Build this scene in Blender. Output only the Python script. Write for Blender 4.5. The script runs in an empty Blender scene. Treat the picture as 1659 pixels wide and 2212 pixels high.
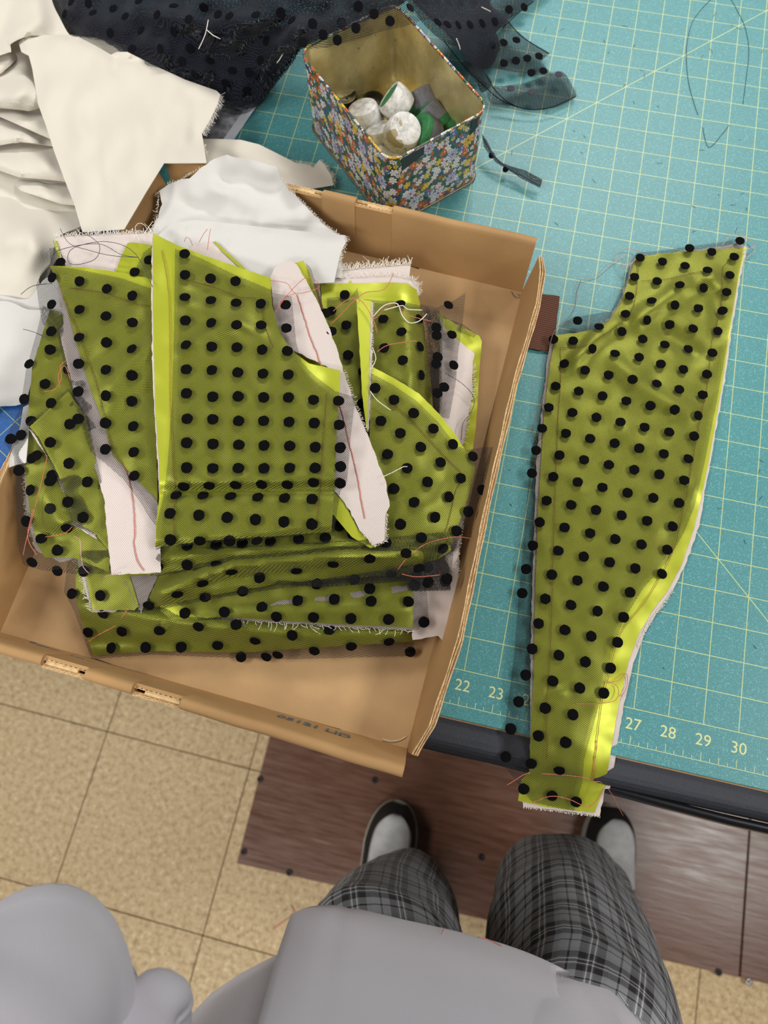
import bpy, bmesh, math, random
import numpy as np
from mathutils import Vector, Matrix
from mathutils.geometry import delaunay_2d_cdt

random.seed(7)
rng = np.random.default_rng(7)
scene = bpy.context.scene
COL = scene.collection

# ------------------------------------------------------------------ camera
IN = 0.0254                      # the cutting mat is ruled in inches
TABLE = 0.95                     # height of the mat's surface above the floor
FPX = 1503.266
CAM = np.array([0.51616556, -0.0475595, 0.53619541 + TABLE])
ROT = np.array([[0.9758834054, 0.2177274049, -0.0156957376],
                [0.2040244883, -0.9353057937, -0.2890970087],
                [-0.0776246558, 0.2789226585, -0.9571711254]])
cam_data = bpy.data.cameras.new('camera')
cam_data.sensor_fit = 'HORIZONTAL'
cam_data.lens = 24.0
cam_data.sensor_width = 24.0 * 1659 / FPX
cam_data.clip_start = 0.01
cam_data.dof.use_dof = True
cam_data.dof.focus_distance = 0.53
cam_data.dof.aperture_fstop = 6.6
cam = bpy.data.objects.new('camera', cam_data)
COL.objects.link(cam)
mw = Matrix.Identity(4)
for k in range(3):
    mw[k][0] = ROT[0][k]; mw[k][1] = -ROT[1][k]; mw[k][2] = -ROT[2][k]; mw[k][3] = CAM[k]
cam.matrix_world = mw
scene.camera = cam

# ------------------------------------------------------------------ world, lamps, exposure
world = bpy.data.worlds.new('room_light'); scene.world = world
world.use_nodes = True
bg = world.node_tree.nodes['Background']
bg.inputs[0].default_value = (0.93, 0.96, 1.0, 1)
bg.inputs[1].default_value = 0.17

def ceiling_lamp(x, y, sx, sy, power, colour=(1.0, 0.97, 0.93)):
    d = bpy.data.lights.new('ceiling_light', 'AREA')
    d.shape = 'RECTANGLE'; d.size = sx; d.size_y = sy; d.energy = power; d.color = colour
    o = bpy.data.objects.new('ceiling_light', d); COL.objects.link(o)
    o.location = (x, y, 2.75)
    return o
ceiling_lamp(2.35, 0.10, 0.6, 1.25, 70)
ceiling_lamp(0.75, 2.05, 1.25, 0.6, 72)
ceiling_lamp(-1.2, -0.4, 0.6, 1.25, 54)
ceiling_lamp(0.2, -1.9, 1.25, 0.6, 72)

scene.view_settings.view_transform = 'Standard'
scene.view_settings.look = 'None'
scene.view_settings.exposure = -0.57
scene.view_settings.gamma = 1.0
scene.view_settings.use_curve_mapping = False
try:
    scene.cycles.transparent_max_bounces = 24
except Exception:
    pass

# ------------------------------------------------------------------ helpers
def unproject(px, py, z):
    """photograph points -> world points at height z (metres above the mat)"""
    px = np.asarray(px, float); py = np.asarray(py, float); z = np.asarray(z, float)
    c = np.stack([(px - 829.5) / FPX, (py - 1106.0) / FPX, np.ones_like(px)], -1)
    d = c @ ROT
    t = (z + TABLE - CAM[2]) / d[..., 2]
    return CAM + t[..., None] * d
def P(px, py, zcm):
    v = unproject(np.array([px]), np.array([py]), np.array([zcm * 0.01]))[0]
    return Vector(v)
def I(x, y, z=0.0):
    return Vector((x * IN, y * IN, TABLE + z))

def lin(c):
    c = c / 255.0
    return c / 12.92 if c <= 0.04045 else ((c + 0.055) / 1.055) ** 2.4
def rgb(r, g, b):
    return (lin(r), lin(g), lin(b), 1.0)

class NT:
    """tiny node builder"""
    def __init__(self, name):
        self.m = bpy.data.materials.new(name); self.m.use_nodes = True
        self.t = self.m.node_tree; self.n = self.t.nodes
        self.b = self.n['Principled BSDF']; self.out = self.n['Material Output']
    def node(self, kind, **kw):
        n = self.n.new(kind)
        for k, v in kw.items(): setattr(n, k, v)
        return n
    def link(self, a, b): self.t.links.new(a, b)
    def put(self, sock, v):
        if hasattr(v, 'is_output') or isinstance(v, bpy.types.NodeSocket): self.link(v, sock)
        else: sock.default_value = v
    def math(self, op, a, b=None, c=None, clamp=False):
        n = self.node('ShaderNodeMath', operation=op, use_clamp=clamp)
        self.put(n.inputs[0], a)
        if b is not None: self.put(n.inputs[1], b)
        if c is not None: self.put(n.inputs[2], c)
        return n.outputs[0]
    def coord(self, which='Object'): return self.node('ShaderNodeTexCoord').outputs[which]
    def xyz(self, v):
        n = self.node('ShaderNodeSeparateXYZ'); self.link(v, n.inputs[0]); return n.outputs
    def noise(self, vec, scale, detail=2, rough=0.5):
        n = self.node('ShaderNodeTexNoise'); self.link(vec, n.inputs['Vector'])
        n.inputs['Scale'].default_value = scale; n.inputs['Detail'].default_value = detail
        n.inputs['Roughness'].default_value = rough
        return n.outputs[0]
    def mix(self, fac, a, b):
        n = self.node('ShaderNodeMix', data_type='RGBA')
        self.put(n.inputs[0], fac); self.put(n.inputs[6], a); self.put(n.inputs[7], b)
        return n.outputs[2]
    def ramp(self, fac, stops, interp='LINEAR'):
        n = self.node('ShaderNodeValToRGB'); n.color_ramp.interpolation = interp
        self.link(fac, n.inputs[0]); e = n.color_ramp.elements
        while len(e) < len(stops): e.new(0.5)
        for k, (p, c) in enumerate(stops): e[k].position = p; e[k].color = c
        return n.outputs[0]
    def bump(self, h, strength=0.2, dist=0.001):
        n = self.node('ShaderNodeBump'); n.inputs['Strength'].default_value = strength
        n.inputs['Distance'].default_value = dist
        self.link(h, n.inputs['Height']); self.link(n.outputs[0], self.b.inputs['Normal'])
    def set(self, **kw):
        for k, v in kw.items():
            self.put(self.b.inputs[k.replace('_', ' ')], v)
        return self.m

def plain(name, col, rough=0.6, var=0.12, scale=60, bump=0.0, bscale=None, metallic=0.0, spec=0.5):
    t = NT(name); co = t.coord()
    nz = t.noise(co, scale, 4)
    dark = tuple(c * (1 - var) for c in col[:3]) + (1,)
    lite = tuple(min(1, c * (1 + var)) for c in col[:3]) + (1,)
    c = t.ramp(nz, [(0.3, dark), (0.7, lite)])
    if bump: t.bump(t.noise(co, bscale or scale * 8, 3), bump, 0.0008)
    return t.set(Base_Color=c, Roughness=rough, Metallic=metallic, Specular_IOR_Level=spec)

# --- printed / woven materials
def mat_cutting(name, base, light, line, diag=True, rot=0.0):
    t = NT(name); co = t.coord('Object')
    if rot:
        mp = t.node('ShaderNodeMapping'); mp.inputs['Rotation'].default_value = (0, 0, rot)
        t.link(co, mp.inputs[0]); co = mp.outputs[0]
    x, y, z = t.xyz(co)
    nz = t.noise(co, 620, 1.0, 0.4)
    ridge = t.math('ABSOLUTE', t.math('SUBTRACT', nz, 0.5))
    sq = t.math('LESS_THAN', ridge, 0.028)
    big = t.noise(co, 6, 3)
    ground = t.mix(t.math('MULTIPLY', sq, 0.62), base, light)
    ground = t.mix(t.math('MULTIPLY', big, 0.16), ground, tuple(0.6 * c for c in base[:3]) + (1,))
    def lines(v, pitch, w):
        f = t.math('PINGPONG', t.math('ADD', v, 100 * pitch), pitch * 0.5)
        return t.math('LESS_THAN', f, w)
    inside = t.math('GREATER_THAN', y, -0.0003)
    g = t.math('MAXIMUM', lines(x, IN, 0.00030), lines(y, IN, 0.00030))
    g = t.math('MULTIPLY', g, inside)
    if diag:
        d1 = t.math('LESS_THAN', t.math('ABSOLUTE', t.math('SUBTRACT', t.math('SUBTRACT', x, y), 1 * IN)), 0.00048)
        d2 = t.math('LESS_THAN', t.math('ABSOLUTE', t.math('SUBTRACT', t.math('ADD', x, y), 34 * IN)), 0.00045)
        d2 = t.math('MULTIPLY', d2, t.math('GREATER_THAN', x, 24.5 * IN))
        g = t.math('MAXIMUM', g, t.math('MULTIPLY', t.math('MAXIMUM', d1, d2), inside))
    else:
        d1 = lines(t.math('ADD', x, y), 3 * IN, 0.0004)
        g = t.math('MAXIMUM', g, d1)
    c = t.mix(t.math('MULTIPLY', g, 0.85), ground, line)
    t.bump(t.noise(co, 900, 2), 0.08, 0.0004)
    return t.set(Base_Color=c, Roughness=0.42, Specular_IOR_Level=0.45)

def mat_net(name, col, pitch=0.00108, w=0.115, sheen=0.25, extra=0.0):
    """open diamond net; the holes are really open"""
    t = NT(name); uv = t.coord('UV'); u, v, _ = t.xyz(uv)
    a = t.math('DIVIDE', t.math('ADD', t.math('MULTIPLY', u, 0.5), t.math('MULTIPLY', v, 0.866)), pitch)
    b = t.math('DIVIDE', t.math('SUBTRACT', t.math('MULTIPLY', v, 0.866), t.math('MULTIPLY', u, 0.5)), pitch)
    c = t.math('DIVIDE', u, pitch)
    la = t.math('LESS_THAN', t.math('PINGPONG', t.math('ADD', a, 1000.0), 0.5), w)
    lb = t.math('LESS_THAN', t.math('PINGPONG', t.math('ADD', b, 1000.0), 0.5), w)
    alpha = t.math('MAXIMUM', la, lb)
    t.set(Base_Color=col, Roughness=0.75, Alpha=alpha, Sheen_Weight=sheen, Specular_IOR_Level=0.25)
    return t.m

def mat_weave(name, col, col2, pitch, angle, rough=0.5, sheen=0.0, spec=0.5, bump=0.15, blotch=0.0, aniso=0.0, metal=0.0):
    t = NT(name); uv = t.coord('UV'); u, v, _ = t.xyz(uv)
    ca, sa = math.cos(angle), math.sin(angle)
    w = t.math('ADD', t.math('MULTIPLY', u, ca / pitch), t.math('MULTIPLY', v, sa / pitch))
    f = t.math('PINGPONG', t.math('ADD', w, 500.0), 1.0)
    nz = t.noise(uv, 1.0 / (pitch * 2.0), 2)
    f2 = t.math('MULTIPLY', f, t.math('ADD', 0.6, nz), clamp=True)
    c = t.mix(f2, col2, col)
    if blotch:
        c = t.mix(t.math('MULTIPLY', t.noise(uv, 22, 4), blotch), c, tuple(0.55 * k for k in col[:3]) + (1,))
    t.bump(f2, bump, 0.0004)
    t.set(Base_Color=c, Roughness=rough, Sheen_Weight=sheen, Specular_IOR_Level=spec)
    if metal: t.set(Metallic=metal)
    if aniso: t.set(Anisotropic=aniso)
    return t.m

MATS = {}
MATS['mat'] = mat_cutting('teal_mat', rgb(74, 141, 144), rgb(124, 188, 192), rgb(208, 216, 140))
MATS['blue_mat'] = mat_cutting('blue_mat', rgb(34, 88, 158), rgb(60, 120, 190), rgb(176, 196, 96), diag=False, rot=0.5)
MATS['net'] = mat_net('black_net', rgb(20, 19, 19))
MATS['net_navy'] = mat_net('navy_net', rgb(25, 28, 41), pitch=0.00125, w=0.125, sheen=0.12)
MATS['net_line'] = mat_net('navy_net_single', rgb(14, 17, 24), pitch=0.0011, w=0.11, sheen=0.1)
MATS['satin'] = mat_weave('chartreuse_satin', rgb(190, 197, 56), rgb(180, 188, 48), 0.0005, 0.3, rough=0.42, spec=0.5, bump=0.04, blotch=0.12, metal=0.35)
MATS['backing'] = mat_weave('pinkish_backing', rgb(226, 214, 208), rgb(190, 176, 170), 0.0006, 0.9, rough=0.75, sheen=0.1, bump=0.25)
MATS['muslin'] = mat_weave('unbleached_muslin', rgb(222, 216, 203), rgb(208, 201, 186), 0.00045, 0.0, rough=0.85, sheen=0.15, bump=0.12)
MATS['cotton'] = mat_weave('white_cotton', rgb(214, 212, 208), rgb(202, 200, 195), 0.00045, 0.1, rough=0.85, sheen=0.15, bump=0.1)
MATS['flock'] = plain('black_flock', rgb(10, 9, 10), 0.95, 0.3, 900, 0.4, 2500, spec=0.1)
MATS['flock_navy'] = plain('navy_flock', rgb(6, 6, 13), 0.9, 0.3, 900, 0.4, 2500, spec=0.15)
MATS['flock_back'] = plain('flock_back', rgb(66, 62, 70), 0.8, 0.15, 900, spec=0.2)
MATS['card'] = plain('corrugated_card', rgb(190, 155, 110), 0.85, 0.10, 25, 0.25, 900)
MATS['card_in'] = plain('card_liner', rgb(176, 138, 90), 0.8, 0.12, 18, 0.2, 700)
MATS['card_edge'] = plain('card_edge', rgb(214, 182, 134), 0.9, 0.2, 300, 0.4, 900)
MATS['card_dark'] = plain('card_hollow_shade', rgb(58, 40, 26), 0.95, 0.2, 200)  # card darkened to stand for the shade inside slots
MATS['card_ink'] = plain('card_ink', rgb(82, 108, 116), 0.8, 0.1, 300)
MATS['thread_red'] = plain('coral_thread', rgb(206, 112, 92), 0.7, 0.1, 400)
MATS['thread_basting'] = plain('russet_thread', rgb(168, 112, 48), 0.75, 0.15, 400)
MATS['thread_white'] = plain('white_thread', rgb(232, 226, 214), 0.7, 0.08, 400)
MATS['thread_navy'] = plain('slate_thread', rgb(62, 68, 84), 0.6, 0.1, 400)
MATS['thread_brown'] = plain('taupe_thread', rgb(140, 112, 108), 0.7, 0.1, 400)
MATS['thread_pink'] = plain('pink_thread', rgb(212, 164, 160), 0.7, 0.1, 400)
MATS['thread_teal'] = plain('dark_green_thread', rgb(26, 66, 72), 0.6, 0.1, 400)
MATS['print_line'] = plain('mat_print', rgb(216, 222, 160), 0.6, 0.03, 300)
MATS['rubber'] = plain('black_edge_vinyl', rgb(46, 49, 58), 0.55, 0.10, 500, 0.5, 1500)
MATS['rubber_gloss'] = plain('black_lip', rgb(20, 21, 26), 0.3, 0.1, 300)
MATS['cork'] = plain('tan_board', rgb(186, 150, 112), 0.9, 0.1, 300)

def add_mesh(name, verts, faces, mat=None, smooth=True, uvs=None):
    me = bpy.data.meshes.new(name)
    me.from_pydata([tuple(map(float, v)) for v in verts], [], [tuple(map(int, f)) for f in faces])
    if uvs is not None:
        lay = me.uv_layers.new(name='UVMap')
        idx = np.empty(len(me.loops), dtype=np.int32); me.loops.foreach_get('vertex_index', idx)
        lay.data.foreach_set('uv', np.asarray(uvs, dtype=np.float32)[idx].ravel())
    if mat is not None: me.materials.append(mat)
    if smooth: me.polygons.foreach_set('use_smooth', [True] * len(me.polygons))
    me.update()
    return me
def link(name, me, parent=None, mtx=None):
    o = bpy.data.objects.new(name, me); COL.objects.link(o)
    if mtx is not None: o.matrix_basis = mtx
    if parent is not None:
        o.parent = parent
        root = parent
        while root.parent is not None: root = root.parent
        # every root is an unrotated Empty or an identity mesh: cancel its offset once
        if parent.parent is None:
            o.matrix_parent_inverse = Matrix.Translation(-parent.location)
    return o
def tag(o, label=None, cat=None, group=None, kind=None):
    if label: o['label'] = label
    if cat: o['category'] = cat
    if group: o['group'] = group
    if kind: o['kind'] = kind
    return o
def thing(name, loc, label, cat, group=None):
    e = bpy.data.objects.new(name, None); COL.objects.link(e)
    e.empty_display_size = 0.02
    e.location = loc
    return tag(e, label, cat, group)

def box_mesh(name, x0, x1, y0, y1, z0, z1, mat, bevel=0.0, seg=2):
    bm = bmesh.new(); bmesh.ops.create_cube(bm, size=1.0)
    for v in bm.verts:
        v.co = Vector(((x0 + x1) / 2 + v.co.x * (x1 - x0), (y0 + y1) / 2 + v.co.y * (y1 - y0), (z0 + z1) / 2 + v.co.z * (z1 - z0)))
    if bevel: bmesh.ops.bevel(bm, geom=bm.edges[:], offset=bevel, segments=seg, affect='EDGES', profile=0.5)
    me = bpy.data.meshes.new(name); bm.to_mesh(me); bm.free()
    me.materials.append(mat)
    return me

def loft(name, rings, mat, closed=True, caps=True, smooth=True, uv=None):
    """rings: list of equally long point lists"""
    n = len(rings[0]); vs = [p for r in rings for p in r]; fs = []
    for i in range(len(rings) - 1):
        for j in range(n if closed else n - 1):
            k = (j + 1) % n
            fs.append((i * n + j, i * n + k, (i + 1) * n + k, (i + 1) * n + j))
    if caps and closed:
        fs.append(tuple(range(n - 1, -1, -1))); fs.append(tuple((len(rings) - 1) * n + j for j in range(n)))
    me = add_mesh(name, vs, fs, mat, smooth)
    if uv is not None:
        lay = me.uv_layers.new(name='UVMap')
        for poly in me.polygons:
            js = [me.loops[l].vertex_index % n for l in poly.loop_indices]
            wrap = (max(js) - min(js)) > n / 2
            for l in poly.loop_indices:
                vi = me.loops[l].vertex_index
                uu, vv = uv(vi // n, (vi % n) + (n if wrap and (vi % n) < n / 2 else 0))
                lay.data[l].uv = (uu, vv)
    return me

def tube_mesh(name, pts, r, mat, sides=5):
    pts = [Vector(p) for p in pts]
    rings = []
    for i, p in enumerate(pts):
        d = (pts[min(i + 1, len(pts) - 1)] - pts[max(i - 1, 0)]).normalized()
        a = d.cross(Vector((0.13, 0.2, 1.0))).normalized(); b = d.cross(a).normalized()
        rings.append([p + a * (r * math.cos(2 * math.pi * k / sides)) + b * (r * math.sin(2 * math.pi * k / sides)) for k in range(sides)])
    return loft(name, rings, mat)

def catmull(pts, step=8.0, closed=False):
    pts = [np.array(p, float) for p in pts]; n = len(pts); out = []
    rngi = range(n) if closed else range(n - 1)
    for i in rngi:
        if closed: p0, p1, p2, p3 = pts[i - 1], pts[i], pts[(i + 1) % n], pts[(i + 2) % n]
        else: p0, p1, p2, p3 = pts[max(i - 1, 0)], pts[i], pts[i + 1], pts[min(i + 2, n - 1)]
        m = max(1, int(np.linalg.norm((p2 - p1)[:2]) / step))
        for k in range(m):
            t = k / m
            out.append(0.5 * ((2 * p1) + (p2 - p0) * t + (2 * p0 - 5 * p1 + 4 * p2 - p3) * t * t + (3 * p1 - p0 - 3 * p2 + p3) * t ** 3))
    if not closed: out.append(pts[-1])
    return out
def densify(pts, step=8.0):
    pts = [np.array(p, float) for p in pts]; out = []
    for i in range(len(pts)):
        a, b = pts[i], pts[(i + 1) % len(pts)]
        m = max(1, int(np.linalg.norm(b - a) / step))
        for k in range(m): out.append(a + (b - a) * k / m)
    return out

def seg_dist(x, y, line):
    d = np.full(x.shape, 1e9)
    for (x0, y0), (x1, y1) in zip(line[:-1], line[1:]):
        vx, vy = x1 - x0, y1 - y0; L = vx * vx + vy * vy + 1e-9
        t = np.clip(((x - x0) * vx + (y - y0) * vy) / L, 0, 1)
        d = np.minimum(d, np.hypot(x - x0 - t * vx, y - y0 - t * vy))
    return d
def inside(x, y, poly):
    r = np.zeros(x.shape, bool); n = len(poly)
    for i in range(n):
        x0, y0 = poly[i][:2]; x1, y1 = poly[(i + 1) % n][:2]
        if y0 == y1: continue
        c = ((y0 > y) != (y1 > y)) & (x < (x1 - x0) * (y - y0) / (y1 - y0) + x0)
        r ^= c
    return r

class Relief:
    """height of a cloth (cm above the mat): thin-plate through control points, then folds and rolls"""
    def __init__(self, ctrl, ridges=(), rolls=(), wave=0.0, wl=60.0, seed=1, zmin=None):
        c = np.array(ctrl, float); self.c = c[:, :2] / 400.0; n = len(c)
        if n >= 4:
            K = self.k(np.linalg.norm(self.c[:, None] - self.c[None], axis=-1)) + 1e-3 * np.eye(n)
            Pm = np.c_[np.ones(n), self.c]
            A = np.block([[K, Pm], [Pm.T, np.zeros((3, 3))]])
            self.w = np.linalg.lstsq(A, np.r_[c[:, 2], 0, 0, 0], rcond=None)[0]
        else: self.w = None; self.z0 = c[:, 2].mean()
        self.ridges, self.rolls, self.wave, self.zmin = ridges, rolls, wave, zmin
        r = np.random.default_rng(seed)
        self.ws = [(r.uniform(0.6, 1.7) * 2 * math.pi / wl, r.uniform(0, math.pi), r.uniform(0, 6.28)) for _ in range(7)]
    @staticmethod
    def k(r): return np.where(r > 1e-9, r * r * np.log(np.maximum(r, 1e-9)), 0.0)
    def __call__(self, x, y):
        x = np.asarray(x, float); y = np.asarray(y, float)
        if self.w is None: z = np.full(x.shape, self.z0)
        else:
            q = np.stack([x, y], -1) / 400.0
            r = np.linalg.norm(q[..., None, :] - self.c, axis=-1)
            n = len(self.c)
            z = self.k(r) @ self.w[:n] + self.w[n] + q @ self.w[n + 1:]
        for line, amp, wd in self.ridges:
            z = z + amp * np.exp(-(seg_dist(x, y, line) / wd) ** 2)
        for line, drop, wd in self.rolls:
            t = np.clip(1 - seg_dist(x, y, line) / wd, 0, 1)
            z = z - drop * (1 - np.sqrt(np.maximum(0, 1 - t * t)))
        if self.wave:
            s = 0
            for f, a, ph in self.ws: s = s + np.sin(f * (x * math.cos(a) + y * math.sin(a)) + ph + 0.8 * np.sin(f * 0.6 * (y * math.cos(a) - x * math.sin(a))))
            z = z + self.wave * s / 3.0
        if self.zmin is not None: z = np.maximum(z, self.zmin)
        return z

def cloth(name, outline, zf, mat, parent, dz=0.0, step=9.0, smooth_edge=False, jag=0.0, thick=0.0, uvrot=0.0):
    """a sheet over a traced outline at its own heights; returns the object"""
    ol = catmull(outline, step, True) if smooth_edge else densify(outline, step)
    if jag:
        r = np.random.default_rng(len(ol)); ol = [p + r.normal(0, jag, 2) for p in ol]
    ox = np.array([p[0] for p in ol]); oy = np.array([p[1] for p in ol])
    gx, gy = np.meshgrid(np.arange(ox.min(), ox.max(), step), np.arange(oy.min(), oy.max(), step))
    gx = gx + (np.arange(gx.shape[0])[:, None] % 2) * step * 0.5
    gx, gy = gx.ravel(), gy.ravel()
    ok = inside(gx, gy, ol) & (seg_dist(gx, gy, [tuple(p) for p in ol] + [tuple(ol[0])]) > step * 0.55)
    pts = [Vector((a, b)) for a, b in zip(ox, oy)] + [Vector((a, b)) for a, b in zip(gx[ok], gy[ok])]
    n = len(ol)
    vs, _, fs, _, _, _ = delaunay_2d_cdt(pts, [(i, (i + 1) % n) for i in range(n)], [], 1, 1e-4)
    x = np.array([v.x for v in vs]); y = np.array([v.y for v in vs])
    w = unproject(x, y, (zf(x, y) + dz) * 0.01)
    ca, sa = math.cos(uvrot), math.sin(uvrot)
    uv = np.stack([w[:, 0] * ca + w[:, 1] * sa, -w[:, 0] * sa + w[:, 1] * ca], -1)
    # faces must look up
    F = []
    for f in fs:
        a, b, c = w[f[0]], w[f[1]], w[f[2]]
        up = (b[0] - a[0]) * (c[1] - a[1]) - (b[1] - a[1]) * (c[0] - a[0])
        F.append(tuple(f) if up > 0 else tuple(reversed(f)))
    o = link(name, add_mesh(name, w, F, mat, True, uv), parent)
    if thick:
        md = o.modifiers.new('thickness', 'SOLIDIFY'); md.thickness = thick; md.offset = -1
        md = o.modifiers.new('edge', 'EDGE_SPLIT'); md.split_angle = math.radians(60)
    return o

DOTS = {}
def dot_mesh(mat, seed, r=0.0041):
    key = (mat.name, seed)
    if key not in DOTS:
        rr = random.Random(seed); n = 16; vs = []
        for h, f in ((0.0, 1.0), (0.00045, 0.97), (0.0006, 0.8)):
            for k in range(n):
                a = 2 * math.pi * k / n; q = r * f * (1 + rr.uniform(-0.045, 0.045))
                vs.append((q * math.cos(a), q * math.sin(a), h))
        fs = [(i * n + k, i * n + (k + 1) % n, (i + 1) * n + (k + 1) % n, (i + 1) * n + k) for i in range(2) for k in range(n)]
        fs.append(tuple(2 * n + k for k in range(n)))
        DOTS[key] = add_mesh('flock_dot', vs, fs, mat, False)
    return DOTS[key]
def dots(parent, pts, zf, dz, mat='flock', scale=1.0, name='flock_dot'):
    for q, (x, y) in enumerate(pts):
        X = np.array([x, x + 6, x - 6, x, x], float); Y = np.array([y, y, y, y + 6, y - 6], float)
        w = unproject(X, Y, (zf(X, Y) + dz) * 0.01)
        tx = Vector(w[1] - w[2]); ty = Vector(w[4] - w[3])
        nrm = tx.cross(ty).normalized()
        if nrm.z < 0: nrm = -nrm
        xa = (tx - nrm * tx.dot(nrm)).normalized(); ya = nrm.cross(xa)
        m = Matrix.Identity(4)
        for k in range(3):
            m[k][0] = xa[k] * scale; m[k][1] = ya[k] * scale; m[k][2] = nrm[k]; m[k][3] = w[0][k] + nrm[k] * 0.0002
        link(name, dot_mesh(MATS[mat], q % 4), parent, m)

def fray(parent, line, zf, dz, mat, out=(0, -1), length=10.0, every=2.2, rad=0.00014, name='frayed_threads', curl=0.5, seed=3):
    """short loose warp ends standing out of a cut edge, one part"""
    r = random.Random(seed); vs = []; fs = []
    ln = densify(line + line[-2:0:-1], every) if False else []
    for (a, b) in zip(line[:-1], line[1:]):
        m = max(1, int(math.hypot(b[0] - a[0], b[1] - a[1]) / every))
        for k in range(m):
            t = (k + r.random()) / m; ln.append((a[0] + (b[0] - a[0]) * t, a[1] + (b[1] - a[1]) * t))
    for (x, y) in ln:
        L = length * r.uniform(0.35, 1.15); an = r.gauss(0, 0.35); kx = r.gauss(0, curl)
        dx, dy = out; ca, sa = math.cos(an), math.sin(an); dx, dy = dx * ca - dy * sa, dx * sa + dy * ca
        z0 = float(zf(np.array([x]), np.array([y]))[0]) + dz; pp = []
        for s in (0, 0.4, 0.75, 1.0):
            pp.append(P(x + dx * L * s - dy * kx * L * s * s, y + dy * L * s + dx * kx * L * s * s, z0 + 0.06 * s + r.uniform(0, 0.03)))
        i0 = len(vs)
        for p in pp:
            vs += [p + Vector((rad, 0, 0)), p + Vector((-rad * 0.5, rad * 0.87, 0)), p + Vector((-rad * 0.5, -rad * 0.87, rad))]
        for s in range(3):
            for k in range(3):
                fs.append((i0 + s * 3 + k, i0 + s * 3 + (k + 1) % 3, i0 + s * 3 + 3 + (k + 1) % 3, i0 + s * 3 + 3 + k))
    o = link(name, add_mesh(name, vs, fs, MATS[mat], False), parent)
    o['kind'] = 'stuff'
    return o

def strand(name, pts, mat, r=0.00022, parent=None, step=7.0):
    """pts: (px, py, cm) along a thread"""
    sm = catmull(pts, step)
    return link(name, tube_mesh(name, [P(*p) for p in sm], r, MATS[mat]), parent)
def stitches(parent, line, zf, dz, mat='thread_basting', r=0.00022, name='basting_stitches', jit=0.7, on=9, off=3):
    """a run of basting thread lying on a cloth: one part"""
    rr = random.Random(len(line)); sm = catmull(line, 5.0)
    x = np.array([p[0] for p in sm]) + np.array([rr.uniform(-jit, jit) for _ in sm]); y = np.array([p[1] for p in sm])
    w = unproject(x, y, (zf(x, y) + dz) * 0.01)
    return link(name, tube_mesh(name, [Vector(p) for p in w], r, MATS[mat]), parent)
def C(ox, oy, s, pts): return [(ox + x / s, oy + y / s) for x, y in pts]

# ================================================================== SETTING
# floor: speckled vinyl tiles, 12 inches square, laid almost parallel to the table
def mat_tile():
    t = NT('vinyl_tile'); co = t.coord('Object'); oi = t.node('ShaderNodeObjectInfo')
    ad = t.node('ShaderNodeVectorMath', operation='ADD'); t.link(co, ad.inputs[0]); t.link(oi.outputs['Location'], ad.inputs[1]); co = ad.outputs[0]
    n1 = t.noise(co, 95, 3, 0.7); n2 = t.noise(co, 260, 2, 0.6); n3 = t.noise(co, 7, 2)
    c = t.ramp(n1, [(0.30, rgb(148, 122, 84)), (0.47, rgb(192, 165, 122)), (0.60, rgb(206, 182, 138)), (0.74, rgb(236, 220, 184))])
    c = t.mix(t.math('MULTIPLY', t.math('GREATER_THAN', n2, 0.66), 0.5), c, rgb(120, 96, 66))
    c = t.mix(t.math('MULTIPLY', n3, 0.30), c, rgb(168, 142, 100))
    c = t.mix(t.math('MULTIPLY', oi.outputs['Random'], 0.12), c, rgb(150, 134, 104))
    t.bump(n2, 0.05, 0.0005)
    return t.set(Base_Color=c, Roughness=0.5, Specular_IOR_Level=0.4)
MATS['tile'] = mat_tile()
MATS['grout'] = plain('floor_joint', rgb(96, 78, 54), 0.9, 0.1, 40)
floor = link('floor', box_mesh('floor', -2.6, 3.4, -2.6, 3.0, -0.03, -0.004, MATS['grout']))
tag(floor, 'beige speckled vinyl tile floor with fine dark joints', kind='structure')
TW = 0.3048
bm_tile = box_mesh('floor_tile', -TW / 2 + 0.0008, TW / 2 - 0.0008, -TW / 2 + 0.0008, TW / 2 - 0.0008, -0.004, 0.0, MATS['tile'], 0.0008, 1)
A0 = Vector(unproject(np.array([231.5]), np.array([1580.3]), np.array([-TABLE]))[0])
ang = math.radians(-1.0)
ex = Vector((math.cos(ang), math.sin(ang), 0)); ey = Vector((-math.sin(ang), math.cos(ang), 0))
for i in range(-6, 8):
    for j in range(-6, 7):
        p = A0 + ex * ((i + 0.5) * TW) + ey * ((j + 0.5) * TW)
        if not (-1.7 < p.x < 2.3 and -1.6 < p.y < 1.5): continue
        link('floor_tile', bm_tile, floor, Matrix.Translation((p.x, p.y, 0)) @ Matrix.Rotation(ang, 4, 'Z'))

# painted plywood sheets screwed to the floor under the table
def mat_ply():
    t = NT('brown_painted_plywood'); co = t.coord('Object')
    mp = t.node('ShaderNodeMapping'); mp.inputs['Scale'].default_value = (4, 40, 4); t.link(co, mp.inputs[0])
    g = t.noise(mp.outputs[0], 3.2, 5, 0.62); w = t.noise(co, 3.2, 4, 0.6)
    c = t.ramp(g, [(0.25, rgb(88, 57, 41)), (0.5, rgb(103, 68, 50)), (0.75, rgb(115, 78, 58))])
    worn = t.math('MULTIPLY', t.math('GREATER_THAN', t.math('MULTIPLY', g, w), 0.40), 0.28)
    c = t.mix(worn, c, rgb(150, 120, 104))
    t.bump(g, 0.25, 0.001)
    return t.set(Base_Color=c, Roughness=t.math('MULTIPLY_ADD', g, 0.42, 0.08), Specular_IOR_Level=0.5)
MATS['ply'] = mat_ply()
MATS['screw'] = plain('dark_screw', rgb(40, 36, 34), 0.4, 0.2, 200, metallic=0.6)
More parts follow.
